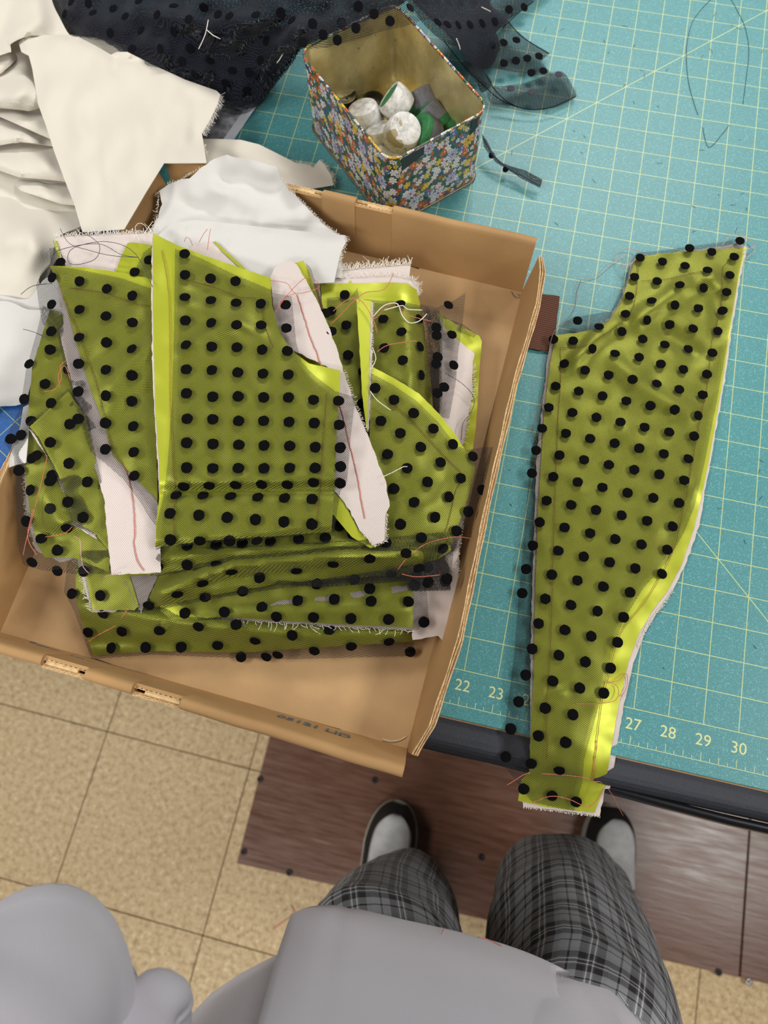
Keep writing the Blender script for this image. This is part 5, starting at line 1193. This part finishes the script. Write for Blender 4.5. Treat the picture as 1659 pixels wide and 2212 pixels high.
loose('coral thread tangle above the glossy rolled piece', 'thread_red', [(720, 672, 6.9), (750, 648, 6.6), (780, 650, 6.7), (806, 690, 6.7), (815, 720, 6.4)], [(715, 700, 6.9), (740, 676, 6.7), (765, 650, 6.7), (790, 632, 6.3), (830, 625, 6.0), (850, 590, 5.8)], [(808, 690, 6.6), (850, 655, 6.3), (880, 680, 6.2), (932, 694, 6.0)], [(815, 760, 6.5), (840, 745, 6.4), (900, 736, 6.3)], r=.00028)
loose('white thread looped across the glossy rolled piece', 'thread_white', [(806, 684, 6.8), (830, 660, 6.6), (858, 656, 6.5), (868, 680, 6.4), (884, 697, 6.4), (905, 694, 6.3), (922, 678, 6.2)], [(830, 670, 6.7), (870, 660, 6.5), (880, 668, 6.4), (912, 670, 6.3)], r=.0004)
loose('white thread lying on the wide piece beside the pale edge', 'thread_white', [(800, 845, 6.8), (815, 865, 6.6), (844, 886, 6.4)], [(804, 750, 6.7), (812, 775, 6.6), (800, 800, 6.7)], r=.00034)
loose('white thread end curving off the pale backing flap', 'thread_white', [(826, 1030, 7.2), (845, 1022, 7.0), (872, 1008, 6.6), (880, 1008, 6.5)], r=.0003)
loose('coral threads looped at the left side of the stack', 'thread_red', [(94, 846, 7.3), (120, 840, 7.3), (133, 815, 7.4), (130, 790, 7.4), (145, 778, 7.4)], [(130, 838, 7.4), (126, 810, 7.4), (140, 790, 7.4), (152, 820, 7.4)])
loose('coral threads hanging down the left edge of the stack', 'thread_red', [(102, 985, 7.1), (90, 1040, 6.9), (72, 1110, 6.4), (56, 1170, 5.9), (50, 1200, 5.4)], [(72, 1100, 6.5), (60, 1160, 6.0), (80, 1200, 5.6)], [(98, 1160, 5.8), (140, 1152, 5.8), (155, 1138, 5.9)])
loose('pink thread curling round the fringed piece by the long backing tail', 'thread_pink', [(160, 1158, 6.0), (172, 1165, 5.9), (175, 1200, 5.3), (180, 1225, 5.2), (192, 1238, 5.1)], [(225, 1246, 5.6), (245, 1240, 6.6), (262, 1236, 6.6)])
loose('russet thread across the lower left roll', 'thread_red', [(188, 1388, 3.0), (215, 1370, 3.5), (250, 1352, 3.6)], [(262, 1335, 4.3), (280, 1310, 4.6)])
loose('coral thread crossing the dark tulle corner at the front', 'thread_red', [(868, 1240, 6.2), (900, 1246, 6.1), (950, 1242, 5.9)], [(860, 1230, 6.2), (880, 1205, 6.2), (920, 1175, 6.1), (980, 1160, 5.4), (1020, 1164, 5.0)])
loose('dark thread curving over the frayed backing on the right', 'thread_navy', [(962, 806, 4.4), (1000, 830, 3.8), (1024, 860, 3.4), (1018, 890, 3.3), (1000, 915, 3.5), (996, 950, 3.6)])
loose('grey thread straying over the white cloth from the stack corner', 'thread_navy', [(45, 636, 5.5), (70, 618, 6.2), (112, 612, 7.3)])
loose('grey thread straying over the white cloth lower down', 'thread_navy', [(50, 711, 5.0), (75, 718, 6.0), (100, 730, 7.2)])
loose('white thread on the box floor by the front right corner', 'thread_white', [(826, 1596, .75), (845, 1601, .75), (865, 1598, .75), (878, 1590, .75)], r=.0003)
loose('fine dark thread tangle on the box floor at the back right corner', 'thread_navy', [(1104, 630, .75), (1112, 642, .75), (1124, 644, .8), (1118, 636, .8), (1128, 638, .8)], r=.0002)
loose('long pinkish thread trailing from the notch of the lone piece', 'thread_pink', [(1374, 560, .9), (1350, 575, .8), (1330, 545, .3), (1366, 538, .3), (1400, 552, .9)], [(1350, 548, .3), (1320, 570, .2), (1290, 595, .2), (1255, 604, .2)])
loose('taupe thread winding down beside the notch of the lone piece', 'thread_brown', [(1255, 604, .25), (1246, 630, .25), (1242, 662, .3), (1225, 690, .8), (1200, 712, .9), (1188, 745, .9), (1182, 800, .9), (1172, 860, .8), (1155, 910, .4), (1150, 935, .3), (1160, 955, .6)], r=.0003)
loose('pink thread loops at the top corner of the lone piece', 'thread_pink', [(1560, 530, .8), (1580, 508, .4), (1610, 512, .3), (1632, 536, .3), (1610, 560, .3)], [(1600, 545, .8), (1634, 530, .3)])
loose('coral thread loops where the satin edge of the lone piece narrows', 'thread_red', [(1312, 1476, .9), (1335, 1470, .7), (1352, 1455, .5), (1355, 1480, .4), (1342, 1505, .5)], [(1240, 1520, .9), (1290, 1520, .9), (1330, 1512, .7), (1335, 1485, .7), (1310, 1470, .9)])
loose('coral thread end at the folded hem of the lone piece', 'thread_red', [(1095, 1696, -.5), (1115, 1684, -.2), (1130, 1674, .2), (1145, 1669, .3)], r=.0003)
loose('coral thread arcing across the hanging hem of the lone piece', 'thread_red', [(1150, 1734, -1.0), (1190, 1720, -.6), (1230, 1727, -.7), (1265, 1742, -.9), (1285, 1733, -.8), (1305, 1700, -.2)], r=.00026)
loose('fine coral thread hanging from the hem towards the sneaker', 'thread_red', [(1314, 1704, -.5), (1330, 1730, -2), (1338, 1748, -3), (1346, 1762, -4)], r=.0002)
loose('long dark green thread looped on the open mat', 'thread_teal', [(1545, -10, .05), (1515, 20, .05), (1495, 50, .05), (1485, 90, .05), (1483, 130, .05), (1488, 180, .05), (1500, 225, .05), (1508, 248, .05)], [(1578, -4, .05), (1594, 25, .05), (1610, 60, .05), (1618, 110, .05), (1612, 170, .05), (1605, 225, .05)], [(1518, 275, .05), (1531, 318, .05), (1560, 290, .05), (1575, 270, .05)], r=.0002)
loose('two cream thread snips lying on the dark tulle heap', 'thread_white', [(450, 43, 8.0), (443, 75, 7.8), (429, 106, 7.2)], [(446, 64, 8.0), (460, 76, 7.8), (476, 84, 7.4)], r=.0004)
loose('cream thread snip on the tulle beside the tin', 'thread_white', [(1040, 15, 4.6), (1050, 20, 4.4), (1060, 25, 4.2)], r=.0004)
loose('short cream thread on the tulle near the tin rim', 'thread_white', [(612, 115, 6.4), (603, 130, 6.0), (598, 136, 5.8)], r=.0004)
loose('short cream thread on the tulle fold behind the tin', 'thread_white', [(986, 83, 6.8), (992, 98, 6.2), (994, 107, 6.0)], r=.0004)
loose('russet threads rising from the stack in front of the white scrap', 'thread_red', [(430, 524, 7.4), (440, 505, 7.6), (448, 495, 7.8)], [(448, 540, 7.4), (452, 510, 7.6), (455, 494, 7.8)], [(398, 522, 7.8), (402, 512, 8.0), (410, 516, 8.0), (416, 530, 7.8)])
rrn = random.Random(4)
bm = bmesh.new()
lint_pts = []
for q in range(70):
    x, y = rrn.uniform(1080, 1650), rrn.uniform(10, 520) if q < 40 else rrn.uniform(560, 1640)
    if y > 520 and not (x > 1600 - (y - 560) * .2 or x < 1130): continue
    lint_pts.append((x, y))
vs = []; fs = []
for x, y in lint_pts:
    a = rrn.uniform(0, 6.28); L = rrn.uniform(5, 13); k = rrn.uniform(-.5, .5)
    me = tube_mesh('lint', [P(x + L * (s - .5) * math.cos(a + k * s), y + L * (s - .5) * math.sin(a + k * s), .04) for s in (0, .35, .7, 1)], .00016, MATS['thread_teal'], 3)
    i0 = len(vs); vs += [v.co.copy() for v in me.vertices]; fs += [tuple(i0 + v for v in p.vertices) for p in me.polygons]
    bpy.data.meshes.remove(me)
bm.free()
lint = link('lint_fibres', add_mesh('lint_fibres', vs, fs, MATS['thread_teal'], False))
tag(lint, 'scattered short dark lint fibres on the teal cutting mat', 'lint', kind='stuff')

# ================================================================== PERSON
def mat_plaid():
    t = NT('grey_plaid_flannel'); uv = t.coord('UV'); u, v, _ = t.xyz(uv); per_ = 0.042
    stops = [(0.0, (.26, .27, .29, 1)), (0.10, (.02, .02, .022, 1)), (0.25, (.10, .10, .11, 1)), (0.285, (.62, .62, .64, 1)), (0.315, (.05, .05, .055, 1)), (0.39, (.62, .62, .64, 1)), (0.42, (.10, .10, .11, 1)), (0.46, (.02, .02, .022, 1)), (0.60, (.30, .31, .33, 1)), (0.77, (.012, .012, .012, 1)), (0.81, (.30, .31, .33, 1))]
    def band(c):
        f = t.math('FRACT', t.math('ADD', t.math('DIVIDE', c, per_), 50.0)); return t.ramp(f, stops, 'CONSTANT')
    bu = band(u); bv = band(v); mn = t.node('ShaderNodeMix', data_type='RGBA', blend_type='MULTIPLY'); mn.inputs[0].default_value = 0.55; t.link(bu, mn.inputs[6]); t.link(t.mix(0.0, bv, bv), mn.inputs[7])
    gain = t.node('ShaderNodeMix', data_type='RGBA', blend_type='ADD'); gain.inputs[0].default_value = 0.55; t.link(mn.outputs[2], gain.inputs[6]); t.link(bv, gain.inputs[7]); c = gain.outputs[2]
    t.bump(t.noise(uv, 1400, 2), 0.2, 0.0005)
    return t.set(Base_Color=c, Roughness=0.9, Sheen_Weight=0.1)
def mat_fleece(name, col):
    t = NT(name); co = t.coord(); n = t.noise(co, 900, 3, 0.7); b_ = t.noise(co, 14, 3)
    c = t.mix(t.math('MULTIPLY', n, 0.25), col, tuple(0.62 * k for k in col[:3]) + (1,))
    c = t.mix(t.math('MULTIPLY', b_, 0.12), c, rgb(150, 142, 140))
    t.bump(n, 0.35, 0.0008)
    return t.set(Base_Color=c, Roughness=0.95, Sheen_Weight=0.25)
def mat_rib(name, col):
    t = NT(name); uv = t.coord('UV'); u, v, _ = t.xyz(uv)
    f = t.math('PINGPONG', t.math('ADD', t.math('DIVIDE', u, 0.0016), 900.0), 1.0)
    t.bump(f, 0.8, 0.001)
    return t.set(Base_Color=t.mix(f, tuple(0.6 * k for k in col[:3]) + (1,), col), Roughness=0.95)
MATS['plaid'] = mat_plaid()
MATS['fleece'] = mat_fleece('lavender_grey_fleece', rgb(202, 200, 209))
MATS['ribknit'] = mat_rib('ribbed_knit', rgb(198, 196, 204))
MATS['skin'] = plain('skin', rgb(196, 150, 124), 0.55, 0.05, 60)
MATS['hair'] = plain('dark_hair', rgb(52, 38, 30), 0.5, 0.2, 200)
MATS['leather_w'] = plain('white_leather', rgb(206, 205, 204), 0.55, 0.10, 70, 0.25, 500)
MATS['leather_k'] = plain('black_leather', rgb(32, 32, 32), 0.6, 0.15, 200, 0.2, 600)
MATS['sole'] = plain('off_white_rubber', rgb(188, 184, 170), 0.6, 0.08, 100)

person = thing('person', (0.75, -0.30, 0.0), 'person standing at the table in grey sweatshirt, plaid trousers and sneakers', 'person', None)
# --- body: one continuous skinned figure inside the clothes
bm = bmesh.new(); sk = bm.verts.layers.skin.verify()
def jv(p, r, root=False):
    v = bm.verts.new(p); s = v[sk]; s.radius = (r, r); s.use_root = root; return v
def chain(start, pts):
    a = start
    for p, r in pts:
        b = jv(p, r); bm.edges.new((a, b)); a = b
    return a
pel = jv((0.64, -0.345, 0.88), 0.115, True)
chest = chain(pel, [((0.622, -0.355, 1.02), 0.105), ((0.615, -0.365, 1.18), 0.115)])
neck = chain(chest, [((0.613, -0.365, 1.32), 0.07), ((0.613, -0.35, 1.40), 0.048)])
head = chain(neck, [((0.612, -0.325, 1.48), 0.068), ((0.611, -0.318, 1.545), 0.082), ((0.611, -0.325, 1.60), 0.07)])
for side, hip, knee, ank, toe in ((-1, (0.56, -0.33, 0.80), (0.566, -0.275, 0.47), (0.575, -0.36, 0.09), (0.566, -0.24, 0.045)), (1, (0.735, -0.33, 0.80), (0.785, -0.255, 0.47), (0.955, -0.30, 0.09), (0.962, -0.17, 0.045))):
    chain(pel, [(hip, 0.08), (knee, 0.055), (ank, 0.036), (toe, 0.03)])
def arm(sh, el, wr, fwd, sidev):
    w = chain(chest, [(sh, 0.052), (el, 0.038), (wr, 0.026)])
    W = Vector(wr); f = Vector(fwd).normalized(); s = Vector(sidev).normalized(); d = f.cross(s).normalized()
    palm = chain(w, [(W + f * 0.035, 0.026), (W + f * 0.07, 0.024)])
    for q, ln in enumerate((0.068, 0.076, 0.070, 0.054)):
        b = W + f * 0.075 + s * (-0.024 + 0.016 * q)
        chain(palm, [(b, 0.0085), (b + f * ln * 0.45 + d * 0.006, 0.008), (b + f * ln * 0.75 + d * 0.020, 0.0075), (b + f * ln * 0.85 + d * 0.036, 0.0065)])
    th = W + f * 0.03 - s * 0.028
    chain(palm, [(th, 0.011), (th + f * 0.022 - s * 0.018 + d * 0.006, 0.009), (th + f * 0.045 - s * 0.020 + d * 0.016, 0.0075)])
arm((0.455, -0.36, 1.30), (0.365, -0.245, 1.11), (0.430, -0.185, 1.335), (0.25, 0.3, 0.55), (0.9, -0.3, 0))
arm((0.775, -0.36, 1.30), (0.855, -0.275, 1.10), (0.660, -0.185, 1.345), (-0.55, 0.25, 0.4), (-0.5, -0.8, 0.2))
me = bpy.data.meshes.new('body'); bm.to_mesh(me); bm.free(); me.materials.append(MATS['skin'])
body = link('body', me, person)
sm_ = body.modifiers.new('skin', 'SKIN'); sm_.use_smooth_shade = True
ss = body.modifiers.new('subdivision', 'SUBSURF'); ss.levels = 1; ss.render_levels = 1
hc = Vector((0.611, -0.340, 1.575)); rings = []
for k in range(9):
    a = math.pi * 0.5 * (k / 8.0) * 1.15
    rings.append([hc + Vector((0.088 * math.sin(a + 0.02) * math.cos(b), 0.098 * math.sin(a + 0.02) * math.sin(b) - 0.012, 0.092 * math.cos(a))) for b in np.linspace(0, 2 * math.pi, 20, endpoint=False)])
link('hair', loft('hair', rings, MATS['hair']), person)

# --- sweatshirt
def ring_ell(cx, cy, z, rx, ry, n=48, ex=2.3, tilt=0.0, bumps=()):
    pts = []
    for k in range(n):
        a = 2 * math.pi * k / n; c, s = math.cos(a), math.sin(a)
        q = (abs(c) ** ex + abs(s) ** ex) ** (-1 / ex)
        b = sum(am * math.exp(-(((a - a0 + math.pi) % (2 * math.pi) - math.pi) / w_) ** 2) for a0, am, w_ in bumps)
        pts.append(Vector((cx + (rx * q + b) * c, cy + (ry * q + b) * s, z + tilt * c)))
    return pts
SW = [  # cx, cy, z, rx, ry
    (0.636, -0.345, 0.845, 0.172, 0.124), (0.634, -0.345, 0.862, 0.180, 0.134), (0.618, -0.345, 0.880, 0.188, 0.148), (0.600, -0.345, 0.905, 0.186, 0.157), (0.594, -0.346, 0.95, 0.184, 0.158),
    (0.594, -0.350, 1.02, 0.182, 0.150), (0.598, -0.354, 1.10, 0.182, 0.136), (0.604, -0.360, 1.20, 0.184, 0.126), (0.608, -0.364, 1.29, 0.180, 0.110), (0.610, -0.364, 1.345, 0.145, 0.085), (0.612, -0.360, 1.38, 0.085, 0.068)]
rings = []
for i in range(len(SW) - 1):
    for s in range(4):
        t_ = s / 4; v = [SW[i][k] * (1 - t_) + SW[i + 1][k] * t_ for k in range(5)]
        z = v[2]
        rings.append(ring_ell(*v, tilt=0.0, bumps=[(1.05 + 2.4 * (z - 0.9), 0.012, 0.10), (1.35 + 2.4 * (z - 0.9), -0.006, 0.10), (0.62 + 1.2 * (z - 0.9), 0.010, 0.10), (2.6, 0.008, 0.12)]))
rings.append(ring_ell(*SW[-1]))
link('sweatshirt', loft('sweatshirt', rings, MATS['fleece'], caps=False), person)
hem = [ring_ell(0.650, -0.345, z, rx, ry, 72) for z, rx, ry in ((0.800, 0.182, 0.126), (0.803, 0.188, 0.131), (0.825, 0.191, 0.134), (0.848, 0.188, 0.132), (0.866, 0.175, 0.122))]
hem[0:0] = [ring_ell(0.650, -0.345, 0.803, 0.170, 0.116, 72)]
link('ribbed_hem', loft('ribbed_hem', hem, MATS['ribknit'], caps=False, uv=lambda i, j: (j / 72.0 * 1.02, i * 0.02)), person)
# kangaroo pocket standing proud of the front
def front_pt(a, z, off):
    zs = [s[2] for s in SW]; v = [float(np.interp(z, zs, [s[k] for s in SW])) for k in (0, 1, 3, 4)]
    c, s = math.cos(a), math.sin(a); q = (abs(c) ** 2.3 + abs(s) ** 2.3) ** (-1 / 2.3)
    return Vector((v[0] + (v[2] * q + off) * c, v[1] + (v[3] * q + off) * s, z))
rows = []
N = 26
for k in range(N + 1):
    t_ = k / N; z = 0.884 + 0.36 * t_
    aL = math.radians(124 - 2 * t_); aR = math.radians(70 + 6 * t_)
    off = 0.004 * min(1.0, 0.25 + t_ * 4)
    ring = []
    for m_ in range(41):
        u_ = m_ / 40; a = aL + (aR - aL) * u_
        o_ = 0.003 + 0.021 * math.exp(-(u_ / 0.26) ** 2) * (0.6 + 0.4 * min(1, t_ * 5)) - 0.0018 * math.exp(-((u_ - 0.16) / 0.014) ** 2)
        ring.append(front_pt(a, z, max(0.001, o_)))
    rows.append(ring)
pk = link('pouch_pocket', loft('pouch_pocket', rows, MATS['fleece'], closed=False, caps=False), person)
md = pk.modifiers.new('thickness', 'SOLIDIFY'); md.thickness = 0.004; md.offset = -1
def sleeve(path, n=36, wob=1.0):
    rings = []; pts = [Vector(p[:3]) for p in path]
    fine = []
    for i in range(len(path) - 1):
        q = [np.array(path[max(i - 1, 0)]), np.array(path[i]), np.array(path[i + 1]), np.array(path[min(i + 2, len(path) - 1)])]
        for s in range(10):
            t_ = s / 10; fine.append(list(0.5 * (2 * q[1] + (q[2] - q[0]) * t_ + (2 * q[0] - 5 * q[1] + 4 * q[2] - q[3]) * t_ ** 2 + (3 * q[1] - q[0] - 3 * q[2] + q[3]) * t_ ** 3)))
    fine.append(list(path[-1]))
    for i, f in enumerate(fine):
        p = Vector(f[:3]); d = (Vector(fine[min(i + 2, len(fine) - 1)][:3]) - Vector(fine[max(i - 2, 0)][:3])).normalized()
        a = d.cross(Vector((0.2, 1, 0.1))).normalized(); b = d.cross(a).normalized()
        r = f[3] * (1 + wob * 0.05 * math.sin(i * 0.9) + wob * 0.02 * math.sin(i * 1.9 + 1))
        rings.append([p + (a * math.cos(2 * math.pi * k / n) + b * math.sin(2 * math.pi * k / n)) * (r * (1 + 0.05 * math.sin(3 * 2 * math.pi * k / n + i * .5))) for k in range(n)])
    return loft('sleeve', rings, MATS['fleece'])
def pt4(px, py, zc, r): return tuple(P(px, py, zc)) + (r,)
link('sleeve', sleeve([(0.45, -0.385, 1.32, 0.080), (0.385, -0.315, 1.22, 0.062), pt4(-30, 2310, 16, 0.054), pt4(55, 2190, 14.5, 0.048), pt4(30, 2215, 17, 0.048), (0.375, -0.245, 1.20, 0.046), (0.425, -0.192, 1.32, 0.040)]), person)
link('sleeve_fold', sleeve([pt4(60, 2330, 13, 0.040), pt4(200, 2262, 13.5, 0.034), pt4(300, 2225, 13.5, 0.030), pt4(352, 2158, 13.5, 0.014), pt4(350, 2200, 13, 0.015), pt4(320, 2420, 12, 0.026)]), person)
link('sleeve', sleeve([(0.76, -0.365, 1.32, 0.085), (0.81, -0.33, 1.22, 0.078), (0.850, -0.28, 1.12, 0.070), (0.840, -0.27, 1.12, 0.068), (0.76, -0.235, 1.23, 0.056), (0.67, -0.195, 1.335, 0.042)]), person)

# --- trousers
def trouser_leg(path, phase):
    fine = []
    for i in range(len(path) - 1):
        for s in range(6):
            t_ = s / 6; t_ = t_ * t_ * (3 - 2 * t_) * .5 + t_ * .5; fine.append([path[i][k] * (1 - t_) + path[i + 1][k] * t_ for k in range(5)])
    fine.append(list(path[-1])); n = 44; rings = []; ln = [0.0]
    for i, f in enumerate(fine):
        if i: ln.append(ln[-1] + (Vector(f[:3]) - Vector(fine[i - 1][:3])).length)
        ring = []
        for k in range(n):
            a = 2 * math.pi * k / n
            w = 1 + 0.035 * math.sin(3 * a + phase + f[2] * 9) + 0.025 * math.sin(5 * a - f[2] * 14 + phase) + 0.02 * math.sin(f[2] * 55 + 2 * a)
            ring.append(Vector((f[0] + f[3] * w * math.cos(a), f[1] + f[4] * w * math.sin(a), f[2] + 0.006 * math.sin(2 * a + phase))))
        rings.append(ring)
    return loft('trouser_leg', rings, MATS['plaid'], caps=False, uv=lambda i, j: (j / n * 0.56, ln[i]))
link('trouser_leg', trouser_leg([(0.585, -0.375, 0.045, 0.070, 0.095), (0.583, -0.365, 0.16, 0.074, 0.092), (0.580, -0.325, 0.32, 0.078, 0.094), (0.570, -0.295, 0.47, 0.080, 0.092), (0.556, -0.292, 0.60, 0.082, 0.096), (0.552, -0.305, 0.76, 0.090, 0.112), (0.580, -0.345, 0.88, 0.090, 0.098)], 0.4), person)
link('trouser_leg', trouser_leg([(0.955, -0.300, 0.045, 0.074, 0.095), (0.922, -0.300, 0.16, 0.068, 0.085), (0.850, -0.262, 0.32, 0.078, 0.092), (0.772, -0.226, 0.47, 0.086, 0.094), (0.752, -0.248, 0.62, 0.094, 0.100), (0.738, -0.308, 0.76, 0.102, 0.112), (0.695, -0.345, 0.88, 0.090, 0.098)], 2.1), person)
link('trouser_seat', loft('trouser_seat', [ring_ell(0.64, -0.345, z, rx, ry, 40) for z, rx, ry in ((0.70, 0.03, 0.05), (0.72, 0.10, 0.10), (0.77, 0.172, 0.116), (0.83, 0.176, 0.120), (0.88, 0.160, 0.115))], MATS['plaid'], caps=False, uv=lambda i, j: (j / 40 * 1.0, i * .06)), person)

# --- sneakers
def sneaker(tx, ty, ang_, label):
    root = link('sneaker', None, person) if False else None
    ca_, sa_ = math.cos(ang_), math.sin(ang_)
    def W(x, y, z): return Vector((tx + x * ca_ - y * sa_, ty + x * sa_ + y * ca_, 0.0098 + z))   # y = distance back from the toe is negative
    L = 0.285
    def half(t):
        toe = max(0.0, 1 - ((0.30 - t) / 0.30) ** 2.4) ** 0.5 if t < 0.30 else 1.0
        heel = max(0.0, 1 - ((t - 0.85) / 0.15) ** 2.2) ** 0.5 if t > 0.85 else 1.0
        return (0.0500 - 0.012 * max(0, min(1, (t - 0.3) / 0.35)) + 0.004 * max(0, (t - .65))) * toe * heel
    ts = [0.0005] + [0.012 * k for k in range(1, 26)] + [0.3 + 0.05 * k for k in range(1, 14)] + [0.975, 0.9995]
    def outline(scale, inset=0.0): 
        l = [(-max(0.0005, half(t) - inset) * scale, -t * L) for t in ts]; r = [(max(0.0005, half(t) - inset) * scale, -t * L) for t in reversed(ts)]
        return l + r
    sole = [[W(x * s, y * (1 if s == 1 else s) - (0 if s == 1 else L * (1 - s) / 2), z) for x, y in outline(1.0)] for s, z in ((0.97, 0.0), (1.0, 0.004), (1.0, 0.022), (0.975, 0.026))]
    so = link('shoe_sole', loft('shoe_sole', sole, MATS['sole'], smooth=False), person)
    def hgt(t, u):
        top = 0.050 * min(1, (t / 0.10) ** 0.5 if t > 0 else 0) + 0.055 * max(0, min(1, (t - 0.30) / 0.35))
        return 0.024 + (top - 0.0) * (max(0.0, 1 - abs(u) ** 2.6)) ** 0.6
    def sheet_(name, t0, t1, u0f, mat, off, nt=26, nu=18):
        rows = []
        for i in range(nt + 1):
            t = t0 + (t1 - t0) * i / nt; row = []
            um = u0f(t)
            for k in range(nu + 1):
                u = -um + 2 * um * k / nu
                row.append(W(half(t) * 0.965 * u, -t * L, hgt(t, u) + off))
            rows.append(row)
        return loft(name, rows, MATS[mat], closed=False, caps=False)
    link('shoe_upper', sheet_('shoe_upper', 0.012, 0.985, lambda t: 1.0, 'leather_k', 0.0, 50, 20), person)
    tb = link('toe_box', sheet_('toe_box', 0.075, 0.46, lambda t: 0.72 * max(0.02, 1 - ((0.22 - t) / 0.15) ** 2.4) ** 0.5 if t < 0.22 else 0.72, 'leather_w', 0.0028), person)
    md = tb.modifiers.new('thickness', 'SOLIDIFY'); md.thickness = 0.002; md.offset = -1
    hb = bmesh.new()
    for i, t in enumerate((0.14, 0.17, 0.20, 0.23)):
        for k in (-2, -1, 0, 1, 2):
            u = k * 0.16 + (0.08 if i % 2 else 0)
            p = W(half(t) * u, -t * L, hgt(t, u) + 0.0031)
            bmesh.ops.create_circle(hb, cap_ends=True, radius=0.0011, segments=7, matrix=Matrix.Translation(p))
    me_ = bpy.data.meshes.new('vent_holes'); hb.to_mesh(me_); hb.free(); me_.materials.append(MATS['leather_k'])
    link('vent_holes', me_, tb)
s1t = floor_px(864, 1728, .02); s2t = floor_px(1322, 1738, .02)
sneaker(s1t.x, s1t.y, math.radians(-2), 'left'); sneaker(s2t.x - 0.005, s2t.y, math.radians(4), 'right')

# threads on clothes and floor
def world_thread(label, mat, pts, r=.0004):
    root = thing('loose_thread', pts[0], label, 'thread', 'loose threads')
    link('strand', tube_mesh('strand', pts, r, MATS[mat]), root)
fl_ = [floor_px(x, y, .0012) for x, y in ((628, 1955), (636, 1968), (628, 1980), (610, 1992), (588, 2008))]
world_thread('red thread scrap lying on the speckled floor tiles', 'thread_red', fl_, .0008)
bpy.context.view_layer.update()
dg = bpy.context.evaluated_depsgraph_get()
def resting(label, mat, line, r, cat='thread'):
    """a thread lying on whatever surface is there"""
    pts = []
    for px, py in catmull(line, 6.0):
        d = Vector(unproject(np.array([px]), np.array([py]), np.array([0.0]))[0] - CAM).normalized()
        hit, loc, nrm, _, _, _ = scene.ray_cast(dg, Vector(CAM), d)
        if hit: pts.append(loc + (nrm if nrm.dot(d) < 0 else -nrm) * (r + 0.0004))
    if len(pts) > 1: world_thread(label, mat, pts, r)
resting('short red thread on the front of the sweatshirt above the trouser leg', 'thread_red', [(963, 2003), (958, 2010), (953, 2020)], .0003)
resting('red thread lying across the sweatshirt near the gap between the legs', 'thread_red', [(1032, 2026), (1055, 2032), (1084, 2046)], .0003)
resting('stiff white thread on the sweatshirt by its ribbed hem', 'thread_white', [(1332, 2142), (1342, 2156), (1356, 2174)], .0003)
